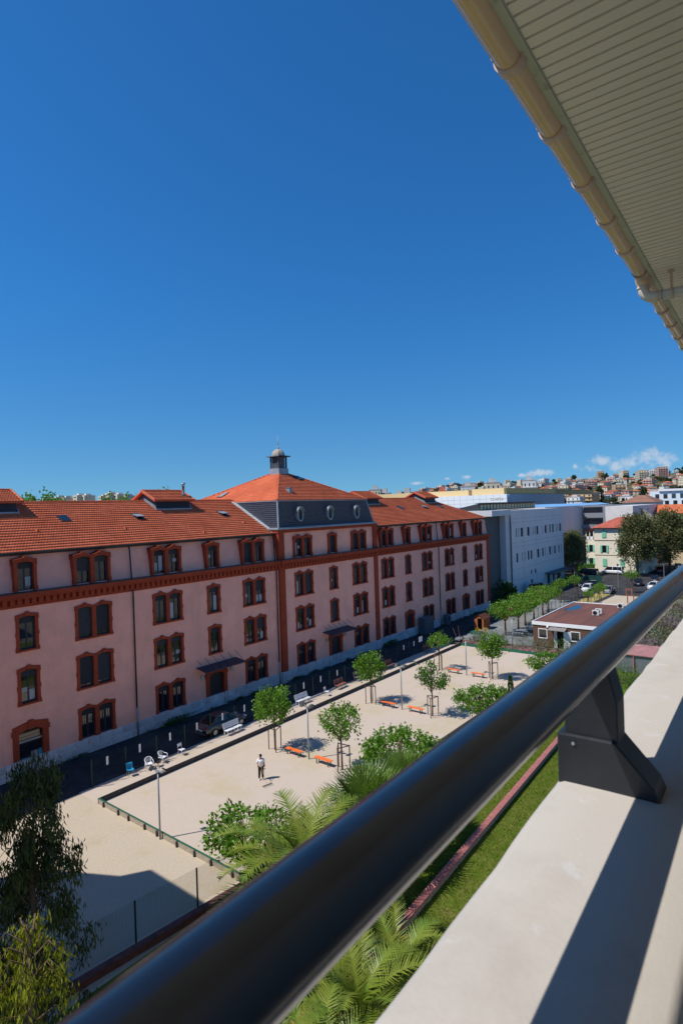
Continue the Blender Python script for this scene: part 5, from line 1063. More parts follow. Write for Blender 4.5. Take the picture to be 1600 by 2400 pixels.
MB().lathe([(.01, -.16), (.11, -.12), (.16, 0), (.11, .12), (.01, .16)], 14, (HX-.18, 26.17, 2.62)).build('globe_lamp', WHITEP, ht, smooth=True)
for i, (x, y, lab) in enumerate(((82.3, 22.4, 'grey air conditioner box on the hut roof, in front of its twin'), (83.7, 22.4, 'grey air conditioner box on the hut roof, behind its twin'), (89.3, 20.9, 'lone air conditioner box near the rear edge of the hut roof'))):
    a = thing('air_conditioner', lab, 'air conditioner', (x, y, 3.1), .1, 'air conditioners on the hut roof'); MB().box(-.17, .17, -.42, .42, .08, .75).build('casing', mat('ac_white', (.62, .61, .57), .5, .1, 3) if i == 0 else MATS['ac_white'], a, local=True, bevel=.02); MB().lathe([(.27, 0), (.27, .02), (.05, .03)], 14, (-.19, .08, .42), 'X').build('fan_grille', BLACKP, a, local=True); MB().box(-.15, .15, -.35, -.28, 0, .08).box(-.15, .15, .28, .35, 0, .08).build('feet', BLACKP, a, local=True)
# garden shed, tables, railing, planting
sh_ = thing('garden_shed', 'small orange brown timber shed with open doorway beside the trees', 'shed', (80.8, 38.1, 0))
SHEDW = mat('orange_brown_boards', (.36, .115, .04), .75, .2, 4, .2, 20, stretch=(3, 3, .4))
m_ = MB(); m_.box(79.8, 79.86, 37.4, 37.65, 0, 1.75).box(79.8, 79.86, 38.35, 38.9, 0, 1.75).prism([(37.4, 1.75), (38.9, 1.75), (38.15, 2.2)], 79.8, 79.86, 'X').box(79.86, 82, 37.4, 37.45, 0, 1.75).box(79.86, 82, 38.85, 38.9, 0, 1.75).box(81.95, 82, 37.45, 38.85, 0, 1.75); m_.build('wall', SHEDW, sh_)
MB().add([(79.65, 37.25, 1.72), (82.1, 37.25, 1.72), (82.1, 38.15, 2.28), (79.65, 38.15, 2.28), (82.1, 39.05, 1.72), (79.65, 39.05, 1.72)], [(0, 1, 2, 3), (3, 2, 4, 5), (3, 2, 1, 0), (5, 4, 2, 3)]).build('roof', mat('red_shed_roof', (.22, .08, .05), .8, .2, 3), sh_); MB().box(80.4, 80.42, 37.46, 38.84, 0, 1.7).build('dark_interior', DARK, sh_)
for i, (x, y, lab) in enumerate(((79.6, 31.9, 'white picnic table in dappled shade of the plane trees'), (82.8, 31.2, 'white garden table further back under the plane trees'))):
    t = thing('picnic_table', lab, 'table', (x, y, .01), .3*i); MB().box(-.5, .5, -.9, .9, .70, .74).build('table_top', WHITEP, t, local=True); MB().bar((-.45, -.6, 0), (.35, -.6, .7), .06).bar((.45, -.6, 0), (-.35, -.6, .7), .06).build('leg_frame', GALV, t, local=True); MB().bar((-.45, .6, 0), (.35, .6, .7), .06).bar((.45, .6, 0), (-.35, .6, .7), .06).build('leg_frame', GALV, t, local=True)
    for s_ in (-1, 1): MB().box(s_*.7-.13, s_*.7+.13, -.85, .85, .42, .45).build('bench_seat', WHITEP, t, local=True); MB().box(s_*.7-.04, s_*.7+.04, -.6, -.5, 0, .42).box(s_*.7-.04, s_*.7+.04, .5, .6, 0, .42).build('seat_leg', GALV, t, local=True)
rl = thing('garden_railing', 'grey metal bar railing along the yard behind the flower bed', 'railing', (76.9, 31, 0))
bm_ = bpy.data.meshes.new('bar'); t_ = MB().box(-.012, .012, -.012, .012, .05, .95); bm_.from_pydata(t_.v, [], t_.f); bm_.materials.append(GALV)
for i in range(40): put(bm_, 'bar', GALV, rl, (0, i*.14-.2, 0))
MB().box(-.02, .02, -.25, 5.35, .95, .99).box(-.015, .015, -.25, 5.35, .02, .05).build('rail', GALV, rl, local=True)
def shrub(name, lab, cat, loc, R, H, m, n, L, W, seed, group=None):
    rng = np.random.default_rng(seed); tips = dome_tips(rng, max(12, n//14), R, H*.5, H*.5, H*.5, .6, 6); P = crown_points(rng, tips, 14, R*.16); P[:, 2] = np.abs(P[:, 2]); D = unit(unit(P-np.array([0, 0, H*.3]))+rng.normal(size=P.shape)*.6); V, F = leaf_arrays(P, D, L, W, rng)
    o = thing(name, lab, cat, loc, 0, group); npmesh('foliage', V, F, m, o, local=True)
    st_ = MB()
    for k in range(5): a = k*1.26; st_.tube([(0, 0, 0), (math.cos(a)*R*.5, math.sin(a)*R*.5, H*.6)], [.03, .008], 5)
    st_.build('stem', BARK, o, local=True); return o
PINKF = mat('pink_flower', (.55, .25, .32), .7, .4, 4, transl=.2); YELF = mat('yellow_flower', (.65, .45, .03), .7, .2, 4)
for i, (x, y, R, H, m, lab) in enumerate(((72.9, 35.0, .9, 1.3, OLIVE, 'grey green bush at the end of the flower bed by the shed'), (72.8, 31.7, .8, 1.2, HEDGE, 'dark rounded bush behind the broad court tree'), (73.0, 28.6, 1.1, 1.5, OLIVE, 'silvery bush in the flower bed beside the lamp mast'), (73.1, 26.6, .9, 1.3, OLIVE, 'silvery bush in the flower bed in front of the hut window'), (72.6, 24.2, 1.2, 1.7, HEDGE, 'dark green bush in front of the hut door'), (71.4, 21.8, 1.1, 1.5, HEDGE, 'round bush at the end of the court by the hut'))): shrub('bush', lab, 'bush', (x, y, .02), R, H, m, 700, .14, .04, 70+i)
rng = np.random.default_rng(44)
for i in range(14):
    y = 23.2+i*.98; shrub('flower_clump', 'low clump of pink and white flowers along the green board edging', 'flowers', (70.6+rng.uniform(0, .5), y, .02), .42, .55, PINKF if i % 3 else LAV, 160, .09, .035, 90+i, 'flower clumps in the bed')
for i, (x, y) in enumerate(((77.6, 37.3), (78.2, 36.5), (79.3, 36.9))): shrub('flower_clump', ['yellow flowers in the raised green planter', 'yellow and green potted flowers on the yard', 'yellow flowers at the shed doorway'][i], 'flowers', (x, y, .3 if i == 0 else .02), .4, .6, YELF, 120, .09, .035, 120+i)
tag(MB().box(76.9, 78.1, 36.7, 38.2, .02, .32).build('planter_box', GREENP), 'green raised planter box beside the orange shed', 'planter')
tl = thing('tool_cart', 'cluttered handcart with long tools leaning at the court corner', 'cart', (71.6, 37.2, 0)); MB().box(-.5, .5, -.35, .35, .35, .6).build('tray', GALV, tl, local=True); MB().tube([(-.3, .1, .5), (-.7, .5, 2.0)], .02, 6).build('broom_handle', RW, tl, local=True); MB().tube([(.2, 0, .5), (.45, .3, 2.1)], .02, 6).build('rake_handle', BROWNW, tl, local=True)
for y in (-.38, .38): MB().lathe([(.05, -.04), (.22, -.04), (.22, .04), (.05, .04)], 14, (0, y, .22), 'Y').build('wheel', TYRE, tl, local=True)
for y in (-.3, .3): MB().tube([(.45, y, .5), (1.0, y, .75)], .02, 6).tube([(-.4, y, .4), (-.45, y, 0)], .02, 6).build('cart_handle', GALV, tl, local=True)
# ------------------------------------------------------------------ plane trees in the yard and small street trees
rngP = np.random.default_rng(61); PV = []
for k in range(2):
    tips = dome_tips(rngP, 120, 2.35, 3.55, .95, 1.15, .5, 8); PV.append(tree_meshes(80+k, tips, 18, .22, .24, .07, LEAF, [(0, 0, 0), (.05, 0, 1.2), (0, .06, 2.6)], [.16, .13, .10], BARKR, 24))
pls = [(78.3, 33.4, 'plane tree with reddish trunk beside the orange shed'), (81.6, 32.9, 'plane tree shading the white picnic table'), (86.2, 33.6, 'plane tree with dark trunk at the hut corner'), (90.2, 33.8, 'plane tree behind the hut roof edge, third along the yard'), (94.6, 33.9, 'plane tree behind the hut roof edge near the dry verge'), (98.6, 34.4, 'last plane tree of the yard row at the dry verge')]
pt0 = None
for i, (x, y, lab) in enumerate(pls):
    if i < 2: o = make_tree('plane_tree', lab, 'tree', (x, y, 0), RNG.uniform(0, 6), 'plane trees in the yard', PV[i][0], PV[i][1], LEAF, BARKR); pt0 = (pt0 or [])+[o]
    else: dup(pt0[i % 2], (x, y, 0), RNG.uniform(0, 6), lab, scale=RNG.uniform(.92, 1.02))
for x, y, sc, lab in ((109.2, 35.7, 1.05, 'small pale street tree by the green fence, nearer the plane trees'), (115.4, 35.1, 1.05, 'small pale street tree beside the white hatchback'), (107.5, 28.6, 1.0, 'small leafy tree behind the hut roof by the play yard'), (104.6, 29.6, .8, 'low sparse tree behind the hut roof'), (126.3, 27.4, 1.1, 'small lime tree with stakes in front of the parked cars')): dup(MV[3], (x, y, 0), RNG.uniform(0, 6), lab, 'small street trees', sc)
# play yard
sheet('play_yard', [(93, 18), (122, 18), (122, 29.5), (93, 30.5)], .012, SAND)
tag(MB().box(101, 108, 21.5, 24.6, .015, .06).build('play_mat', mat('blue_mat', (.06, .30, .55), .6, .05, 2)), 'blue rubber play mat behind the hut', 'mat')
tag(MB().box(108.5, 119, 20.5, 24.6, .015, .35).build('sand_pit', mat('red_mat', (.42, .05, .04), .6, .08, 2)), 'red edged play area beyond the blue mat', 'play area')
for x, y, lab in ((122, 27.0, 'reddish wooden post frame of the play yard by the lime tree'), (113.5, 24.9, 'reddish wooden post frame beside the red play area')):
    pf = thing('post_frame', lab, 'posts', (x, y, 0))
    for k in (-1, 1): MB().box(-.08, .08, k*.5-.08, k*.5+.08, 0, 1.5).build('post', BROWNW, pf, local=True)
    MB().box(-.05, .05, -.6, .6, 1.3, 1.42).build('rail', BROWNW, pf, local=True)
# verge fence posts
vf = thing('verge_fence', 'thin bar fence along the dry grass verge', 'fence', (94, 34.5, 0)); bm2 = bpy.data.meshes.new('post'); t_ = MB().box(-.03, .03, -.03, .03, 0, 1.5); bm2.from_pydata(t_.v, [], t_.f); bm2.materials.append(DGREEN)
for i in range(17): put(bm2, 'post', DGREEN, vf, (i*2, -i*.05, 0)); put(bm2, 'post', DGREEN, vf, (i*2, -2.8-i*.05, 0))
MB().bar((0, 0, 1.45), (32, -.8, 1.45), .03).bar((0, -2.8, 1.45), (32, -3.6, 1.45), .03).build('rail', DGREEN, vf, local=True)
gf = thing('green_panel_fence', 'green panel fence and gate before the car park entrance', 'fence', (130, 39.5, 0))
for i in range(6): MB().box(i*1.55, i*1.55+1.45, -.03, .03, .1, 1.6).build('panel', mat('green_panel', (.012, .06, .05), .5, .1, 3) if i == 0 else MATS['green_panel'], gf, local=True); MB().box(i*1.55+1.46, i*1.55+1.54, -.05, .05, 0, 1.95).build('post', DGREEN, gf, local=True)
for i in range(2): MB().box(9.4, 9.46, -1.55*(i+1), -1.55*i-.1, .1, 1.6).build('panel', MATS['green_panel'], gf, local=True)
# ------------------------------------------------------------------ white modern building
WPAN = mat('white_panel', (.76, .71, .68), .7, .04, .4, spec=.3); DPAN = mat('dark_grey_panel', (.10, .105, .11), .6, .08, .5); GFR = mat('glass_frame', (.03, .035, .04), .5, 0)
wb = thing('white_building', 'white panelled modern building with irregular strip windows', 'building', (128, 60, 0))
WY, WX0, WX1, WZ = 46.2, 112.6, 144.3, 17.15
R1 = [(114.9, 115.4), (116.2, 116.6), (117.5, 118.8), (121.1, 122.5), (124.3, 124.7), (125.4, 125.9), (126.5, 127.7), (129.8, 130.2), (131.6, 133.0), (134.7, 135.6), (136.6, 137.7), (139.0, 139.5), (140.2, 140.7), (141.6, 142.9)]
R2 = [(114.8, 115.8), (117.8, 118.2), (119.2, 119.6), (121.0, 122.0), (122.7, 123.7), (126.5, 127.9), (129.6, 130.6), (131.3, 131.7), (134.0, 135.4), (136.2, 136.6), (137.5, 138.7), (140.5, 141.3), (142.3, 142.8)]
hs_ = [(a, b, 11.6, 13.45) for a, b in R1]+[(a, b, 6.5, 8.4) for a, b in R2]+[(122.6, 123.4, 3.3, 4.2), (124.8, 125.7, 3.3, 4.2), (132.5, 134.2, 0.02, 2.3), (136, 137.2, .02, 2.3), (139, 141.5, .02, 2.3), (122.4, 123.6, .8, 2.2)]
wall(WX0, WX1, 0, WZ, hs_, lambda z: WY, .35).build('front_wall', WPAN, wb)
MB().box(WX0, WX1, WY+.36, 75, 0, WZ-.02).build('rear_block', WPAN, wb)
for a, b, c, d in hs_:
    w_ = MB().box(a, b, WY+.2, WY+.26, c, d).build('window', GLASS, wb)
    MB().box(a, a+.06, WY+.14, WY+.2, c, d).box(b-.06, b, WY+.14, WY+.2, c, d).build('frame', GFR, w_).location = (0, 0, 0)
jt = MB()
for z in (2.95, 5.2, 9.6, 10.5, 14.6, 15.4): jt.box(WX0, WX1, WY-.004, WY+.002, z, z+.03)
for x in (118.9, 126, 133.4): jt.box(x, x+.03, WY-.0035, WY+.002, 0, WZ)
jt.build('panel_joint', DPAN, wb)
MB().box(130.8, 144.2, WY-2.2, WY, 2.5, 2.75).build('entrance_canopy', DPAN, wb)
MB().box(104.0, WX0-.001, WY+1.6, 74, 0, 16.2).build('recessed_block', DPAN, wb); MB().box(103.6, WX0+.001, WY-.02, 74, 16.21, 17.3).box(110.5, WX0-.3, WY+.3, WY+1.55, 0, 16.2).build('top_frame', mat('white_frame', (.62, .62, .62), .6, .04, 1), wb)
MB().box(102.2, 103.9, 49, 66, 0, 14.6).build('glazed_stair', GLASS, wb)
sk = MB().prism([(50.2, 17.3), (50.2, 18.75), (55.5, 17.75), (55.5, 17.3)], 107, 137, 'X').build('roof_skylight', GFR, wb)
CRP = mat('cream_blind', (.55, .50, .34), .8, .1, 2)
for i in range(19): MB().box(107.3+i*1.57, 108.4+i*1.57, 50.14, 50.19, 17.45, 18.45).build('blind', CRP, sk).location = (0, 0, 0)
MB().box(106, 138, 49.2, 50.6, 18.76, 18.86).build('skylight_eave', GFR, sk).location = (0, 0, 0)
# blue-roofed flats behind
BLUER = mat('blue_metal_roof', (.22, .45, .72), .45, .06, 1, spec=.4); OFFW = mat('offwhite_render', (.66, .64, .60), .8, .05, .5); GREYR = mat('grey_render', (.24, .25, .27), .8, .06, .5)
bf = thing('flats_building', 'off-white flats with grey balcony recess and pale blue roof', 'building', (185, 55, 0))
hs_ = [(-57.2, -55.6, z, z+1.5) for z in (2.5, 5.9, 9.3, 12.7)]
MB().box(180, 215, 52.2, 64, 0, 17.1).box(180, 215, 38.2, 45.5, 0, 16.8).build('wall', OFFW, bf); MB().box(181.2, 215, 45.5, 52.2, 0, 17.0).box(180.05, 181.15, 45.45, 46.2, 0, 16.9).build('recess_wall', GREYR, bf)
for z in (1.5, 4.9, 8.3, 11.7, 15.1)[:5]:
    w_ = MB().box(179.9, 180.0, 55.6, 57.3, z, z+1.5).build('window', GLASS, bf); MB().box(179.85, 179.95, 55.45, 57.45, z-.12, z).build('sill', OFFW, w_).location = (0, 0, 0)
    MB().box(180.2, 180.35, 45.6, 52.1, z-1.2, z-.1).build('balcony_front', GREYR, bf); MB().box(181.1, 181.19, 46.0, 51.8, z, z+1.6).build('balcony_window', GLASS, bf)
for y0, y1 in ((52.5, 55.5), (57, 60), (61.5, 64.5), (67, 71), (74, 78)): MB().add([(150, y0, 17.3), (214, y0, 17.3), (214, y1, 17.9), (150, y1, 17.9), (150, y1, 17.3), (214, y1, 17.3)], [(0, 1, 2, 3), (3, 2, 5, 4), (0, 3, 4), (1, 5, 2)]).build('roof_sheet', BLUER, bf)
MB().box(150, 179.9, 52.4, 80, 10, 17.29).build('linking_block', OFFW, bf)
# cinema hall
cn_ = thing('cinema_hall', 'large white panelled hall with a straw yellow upper storey', 'building', (215, 110, 0))
CW = mat('bright_white_panel', (.78, .80, .82), .6, .03, .5); YEL = mat('straw_yellow_panel', (.68, .50, .25), .7, .06, .1, stretch=(1, .1, 3))
MB().box(200, 260, 83.3, 125, 0, 22.0).build('lower_hall', CW, cn_); MB().box(206, 262, 86.8, 99.6, 22, 24.4).box(206, 262, 101.0, 150, 22, 24.2).build('upper_storey', YEL, cn_); MB().box(201, 262, 82.9, 83.29, 14, 22.0).build('grey_cladding', mat('grey_mesh', (.30, .33, .38), .6, .1, 1), cn_); MB().box(206.5, 320, 86.3, 86.79, 21.9, 24.3).build('olive_cladding', mat('olive_panel', (.26, .22, .09), .7, .08, 1), cn_)
jt = MB()
for z in (16, 17.5, 19, 20.5): jt.box(199.95, 200.01, 83.3, 125, z, z+.07)
for i in range(17): y = 83.3+i*2.6; jt.box(199.95, 200.01, y, y+.07, 0, 22)
jt.build('panel_joint', OFFW, cn_)
fc = bpy.data.curves.new('sign_lettering', 'FONT'); fc.body = 'CINECA'; fc.size = 1.2; fc.extrude = .03; fc.space_character = 1.25; fc.materials.append(mat('pale_gold', (.62, .55, .35), .5, 0))
_fo = bpy.data.objects.new('lettering_curve', fc); COL.objects.link(_fo); bpy.context.view_layer.update()
_me = bpy.data.meshes.new_from_object(_fo.evaluated_get(bpy.context.evaluated_depsgraph_get())); bpy.data.objects.remove(_fo)
fo = bpy.data.objects.new('sign_lettering', _me); COL.objects.link(fo); fo.parent = cn_; fo.location = (199.9-215, 89.6-110, 20.0); fo.rotation_euler = (math.pi/2, 0, -math.pi/2)
# cream house with green shutters
CRH = mat('cream_house_render', (.80, .73, .59), .85, .04, .4); GSH = mat('green_shutter', (.20, .55, .38), .7, .08, 3); RROOF = mat('red_clay_roof', (.40, .095, .06), .8, .15, .6, .2, 3)
ho = thing('cream_house', 'cream three storey house with green shutters and red hipped roof', 'house', (168, 38, 0))
hs_ = [(y, y+.9, z, z+1.75) for y in (-41.7, -37.6, -34.2) for z in (1.7, 5.2, 9.0)]
MB().box(161, 175, 31.5, 43.6, 0, 11.2).build('wall', CRH, ho); MB().box(162.6, 172, 43.6, 46.2, 0, 8.2).build('side_wing', CRH, ho)
MB().box(160.9, 175.1, 31.4, 43.7, 8.15, 8.35).box(160.92, 175.1, 31.4, 43.7, 4.35, 4.5).box(160.7, 175.3, 31.2, 43.9, 11.2, 11.45).build('string_course', mat('brown_string', (.35, .27, .2), .8, 0), ho)
MB().add([(160.2, 30.8, 11.46), (175.8, 30.8, 11.46), (175.8, 44.3, 11.46), (160.2, 44.3, 11.46), (166, 36, 14.0), (170, 36, 14.0), (170, 39, 14.0), (166, 39, 14.0)], [(0, 1, 5, 4), (1, 2, 6, 5), (2, 3, 7, 6), (3, 0, 4, 7), (4, 5, 6, 7), (3, 2, 1, 0)]).build('roof', RROOF, ho)
MB().add([(162.2, 43.6, 11.4), (172, 43.6, 11.4), (172, 46.6, 10.4), (162.2, 46.6, 10.4)], [(0, 1, 2, 3), (3, 2, 1, 0)]).build('loggia_roof', RROOF, ho)
for y in (44.2, 45.2, 46.1): MB().box(162.6, 162.8, y-.1, y+.1, 8.2, 10.5).build('loggia_post', CRH, ho)
MB().box(162.6, 162.7, 43.7, 46.2, 8.25, 9.1).build('loggia_rail', WHT, ho)
for yc in (41.2, 37.0, 33.2):
    for z, op in ((1.6, 0), (5.1, 1), (9.0, 0)):
        w_ = MB().box(160.93, 161.0, yc-.5, yc+.5, z, z+1.8).build('window', GLASS, ho)
        for s_ in (-1, 1): c = yc+s_*(.25 if not op else .76); MB().box(160.84, 160.92, c-.24, c+.24, z-.05, z+1.85).build('shutter', GSH, w_).location = (0, 0, 0)
for z in (1.6, 5.1):
    w_ = MB().box(162.53, 162.6, 44.5, 45.3, z, z+1.8).build('window', GLASS, ho); MB().box(162.45, 162.52, 44.0, 44.45, z, z+1.8).box(162.45, 162.52, 45.35, 45.8, z, z+1.8).build('shutter', GSH, w_).location = (0, 0, 0)
# old stone gable and orange roofs behind it
RUB = mat('rubble_stone', (.42, .37, .30), .9, .0, 1.6, .8, 3, col2=(.22, .18, .14), detail=6)
rg = thing('stone_gable', 'old rubble stone gable behind the cream house and big trees', 'building', (191, 40, 0)); MB().prism([(34.2, 0), (46.2, 0), (46.2, 13.2), (44.5, 14.6), (42.5, 15.8), (40.5, 16.6), (39.5, 16.4), (37.5, 15.4), (35.5, 14.0), (34.2, 12.6)], 190, 191.2, 'X').build('gable_wall', RUB, rg); MB().box(191.2, 205, 35, 45.5, 0, 12).build('rear_wall', RUB, rg)
OROOF = mat('orange_clay_roof', (.50, .13, .045), .8, .15, .5, .2, 3)
def gable_house(name, lab, x0, x1, y0, y1, h, rh, wm, rm, ax='Y', cat='house', group=None):
    o = thing(name, lab, cat, ((x0+x1)/2, (y0+y1)/2, 0), 0, group); MB().box(x0, x1, y0, y1, 0, h).build('wall', wm, o); m_ = MB(); e = .5
    if ax == 'Y': xm = (x0+x1)/2; m_.add([(x0-e, y0-e, h-.2), (x0-e, y1+e, h-.2), (xm, y1+e, h+rh), (xm, y0-e, h+rh), (x1+e, y0-e, h-.2), (x1+e, y1+e, h-.2)], [(0, 3, 2, 1), (3, 4, 5, 2), (0, 4, 3), (1, 2, 5), (0, 1, 5, 4)])
    else: ym = (y0+y1)/2; m_.add([(x0-e, y0-e, h-.2), (x1+e, y0-e, h-.2), (x1+e, ym, h+rh), (x0-e, ym, h+rh), (x0-e, y1+e, h-.2), (x1+e, y1+e, h-.2)], [(0, 1, 2, 3), (3, 2, 5, 4), (0, 3, 4), (1, 5, 2), (0, 4, 5, 1)])
    m_.build('roof', rm, o); return o
OCH = mat('ochre_render', (.62, .48, .30), .85, .08, .5)
gable_house('terrace_house', 'ochre house with long orange roof behind the stone gable', 208, 222, 36, 51, 14.2, 2.4, OCH, OROOF); gable_house('terrace_house', 'house with bright orange roof beside the stone gable and hotel', 205, 219, 26, 35, 14.0, 2.6, RUB, OROOF); gable_house('terrace_house', 'low rust orange roofed house behind the big trees', 186, 200, 16, 30, 10.5, 2.5, OCH, OROOF)
# hotel block at the right edge
hw_ = thing('hotel_block', 'tall white block with a regular grid of dark windows', 'building', (335, 48, 0)); MB().box(325, 345, 26, 61, 0, 22.2).build('wall', mat('hotel_white', (.70, .76, .80), .7, .03, .3), hw_); MB().box(324.2, 346, 25, 57, 22.2, 23.2).build('roof_slab', WHT, hw_)
for i in range(9):
    for j in range(6): y = 27.5+i*3.6+(.6 if j % 2 else 0); w_ = MB().box(324.85, 325.0, y, y+1.7, 2.2+j*3.3, 4.3+j*3.3).build('window', GLASS, hw_)
wh = thing('hipped_white_house', 'white block with brown hipped roof and corner balconies', 'building', (300, 60, 0)); MB().box(290, 312, 53, 66, 0, 17.2).build('wall', OFFW, wh); MB().add([(289, 52, 17.2), (313, 52, 17.2), (313, 67, 17.2), (289, 67, 17.2), (298, 58, 20.4), (304, 58, 20.4), (304, 61, 20.4), (298, 61, 20.4)], [(0, 1, 5, 4), (1, 2, 6, 5), (2, 3, 7, 6), (3, 0, 4, 7), (4, 5, 6, 7)]).build('roof', mat('brown_clay_roof', (.27, .13, .085), .8, .15, .4), wh)
for y in (64, 58.5, 54.5):
    for z in (10.5, 14): MB().box(289.9, 290, y, y+1.3, z, z+1.5).build('window', GLASS, wh)
# ------------------------------------------------------------------ big street trees
rngB = np.random.default_rng(77); BV = []
for k in range(2):
    tips = np.concatenate([dome_tips(rngB, 150, 4.6, 8.2, 4.2, 6.2, .45, 10), dome_tips(rngB, 60, 2.8, 12.2, 2.5, 3.0, .4, 6)]); BV.append(tree_meshes(100+k, tips, 46, .62, .48, .15, LEAFD, [(0, 0, 0), (.1, 0, 2.5), (0, .1, 5.2), (.1, 0, 9)], [.34, .28, .22, .1], BARK, 46))
bt = []
for i, (x, y, sc, lab) in enumerate(((155.2, 32.4, 1.0, 'big dusty green street tree in front of the cream house'), (163.5, 26.8, 1.02, 'big street tree with brown tinge right of the cream house'), (149.6, 45.9, .74, 'dark slender tree between the white building and cream house'), (171, 22.5, .95, 'tall street tree beside the hotel block'), (186, 20.5, .8, 'street tree further along the car park'))):
    if i < 2: o = make_tree('street_tree', lab, 'tree', (x, y, 0), RNG.uniform(0, 6), 'big street trees by the car park', BV[i][0], BV[i][1], LEAFD, BARK, sc); bt.append(o)
    else: dup(bt[i % 2], (x, y, 0), RNG.uniform(0, 6), lab, scale=sc)
rngq = np.random.default_rng(3); tips = dome_tips(rngq, 16, 4.2, 8.5, 2.5, 4.5, .8, 5); P = crown_points(rngq, tips, 22, .4); Vv, Ff = leaf_arrays(P, unit(rngq.normal(size=P.shape)), .4, .12, rngq); npmesh('rusty_seed_clumps', Vv, Ff, LEAFO, bt[1], local=True)
hd = thing('clipped_hedge', 'bright clipped hedge at the corner of the cream house', 'hedge', (158.5, 45.2, 0)); P = np.stack([rngq.uniform(-.7, .7, 900), rngq.uniform(-2.2, 2.2, 900), rngq.uniform(.1, 2.3, 900)], 1); Vv, Ff = leaf_arrays(P, unit(rngq.normal(size=P.shape)+np.array([-.3, -.3, .4])), .3, .1, rngq); npmesh('foliage', Vv, Ff, LEAF, hd, local=True); MB().box(-.5, .5, -2, 2, 0, 2.1).build('inner_twigs', HEDGE, hd, local=True)
shrub('banana_plant', 'dark broad leaved plants in the shade of the white building', 'plant', (104.2, 44.6, 0), 1.9, 3.6, HEDGE, 700, .8, .13, 140); shrub('bush', 'dark bush at the corner of the white building', 'bush', (107.5, 44.6, 0), 1.6, 2.2, HEDGE, 600, .35, .1, 141); shrub('bush', 'dark low bush at the end of the pink building', 'bush', (100.6, 43.6, 0), 1.3, 1.3, HEDGE, 500, .25, .08, 142)
# ------------------------------------------------------------------ parked cars
W_, D_, S_, R2_, B_ = paint('white', (.72, .72, .74), 0.), paint('black', (.012, .013, .016)), paint('silver', (.38, .39, .41), .6), paint('red', (.40, .02, .02), 0.), paint('navy', (.02, .03, .06))
for kind, x, y, rz, pc, lab in (('hatch', 125.6, 35.6, math.pi, W_, 'white hatchback with blue stripe parked by the dry verge'), ('sedan', 125.0, 31.4, .1, S_, 'silver grey saloon parked beside the white hatchback'), ('van', 157.0, 38.4, 1.45, W_, 'white estate car on the street before the cream house'), ('sedan', 138.5, 28.8, .2, D_, 'black saloon parked behind the lime tree'), ('hatch', 134.2, 24.9, 3.0, W_, 'white saloon parked next to the black saloons'), ('van', 150.2, 42.6, 1.5, D_, 'black people carrier parked under the dark slender tree'), ('hatch', 143.5, 43.4, 1.5, B_, 'dark hatchback beside the people carrier'), ('hatch', 166, 29.6, .3, R2_, 'red and white car parked between the big trees'), ('sedan', 146.0, 27.0, .2, B_, 'navy saloon parked nearest the big street tree'), ('hatch', 176, 26.8, .2, S_, 'silver hatchback beyond the big trees'), ('van', 163, 34.2, 1.5, W_, 'white van standing at the garage door of the cream house'), ('hatch', 190, 27.6, .2, W_, 'white hatchback at the far end of the car park'), ('sedan', 183, 23.6, .2, D_, 'black saloon at the far end of the car park'), ('van', 119.5, 43.9, 0., B_, 'dark pickup parked against the white building'), ('hatch', 131, 36.9, 2.2, D_, 'black hatchback in the shade by the green fence')): car(kind, (x, y, 0), rz, lab, pc, 'cars in the car park')
for i, (x, y) in enumerate(((120.5, 36.6), (133, 31.5), (141, 24.2))):
    l = thing('street_lamp', ['slim street lamp beside the small street trees', 'slim street lamp in front of the white estate car', 'slim street lamp by the white saloon'][i], 'street lamp', (x, y, 0)); MB().tube([(0, 0, 0), (0, 0, 4.6)], [.07, .05], 8).build('pole', GALV, l, local=True); MB().lathe([(.05, 4.6), (.22, 4.75), (.18, 4.95), (.03, 5.05)], 10).build('lantern_head', BLACKP, l, local=True)
# ------------------------------------------------------------------ near garden on the right: shelter, hedge, mauve beds
ps = thing('garden_shelter', 'small shelter with faded pink roof and grey corrugated walls', 'shelter', (69.5, 14.8, 0)); MB().add([(67.8, 12.6, 2.0), (71.6, 12.6, 2.3), (71.6, 17.0, 2.3), (67.8, 17.0, 2.0), (67.8, 12.6, 1.9), (71.6, 12.6, 2.2), (71.6, 17.0, 2.2), (67.8, 17.0, 1.9)], [(0, 1, 2, 3), (7, 6, 5, 4), (0, 3, 7, 4), (1, 5, 6, 2), (0, 4, 5, 1), (3, 2, 6, 7)]).build('roof', mat('faded_pink_sheet', (.36, .17, .16), .8, .2, 1), ps)
m_ = MB()
for i in range(36): y = 12.9+i*.11; m_.prism([(68.0, 0.0), (68.06, 0.0), (68.06, 1.9), (68.0, 1.9)], y, y+.06, 'Y')
m_.box(68.03, 71.4, 12.85, 12.9, 0, 1.9).box(68.03, 71.4, 16.7, 16.75, 0, 1.9).box(68.06, 68.1, 12.9, 16.7, 0, 1.88); m_.build('corrugated_wall', GALV, ps)
for y in (12.8, 14.8, 16.8): MB().box(67.85, 67.97, y-.06, y+.06, 0, 2.0).build('post', REDC, ps)
shrub('hedge_mound', 'rounded dark green hedge mound before the pink roofed shelter', 'hedge', (63.2, 14.9, 0), 2.0, 1.5, HEDGE, 3000, .12, .04, 150); shrub('bush', 'light green bush beside the hedge mound by the parapet', 'bush', (57.2, 14.2, 0), 1.5, 1.3, LEAF, 1600, .16, .05, 151); shrub('bush', 'leafy bush at the end of the red coped wall', 'bush', (56.5, 17.4, 0), 1.3, 1.2, LEAF2, 1200, .16, .05, 152)
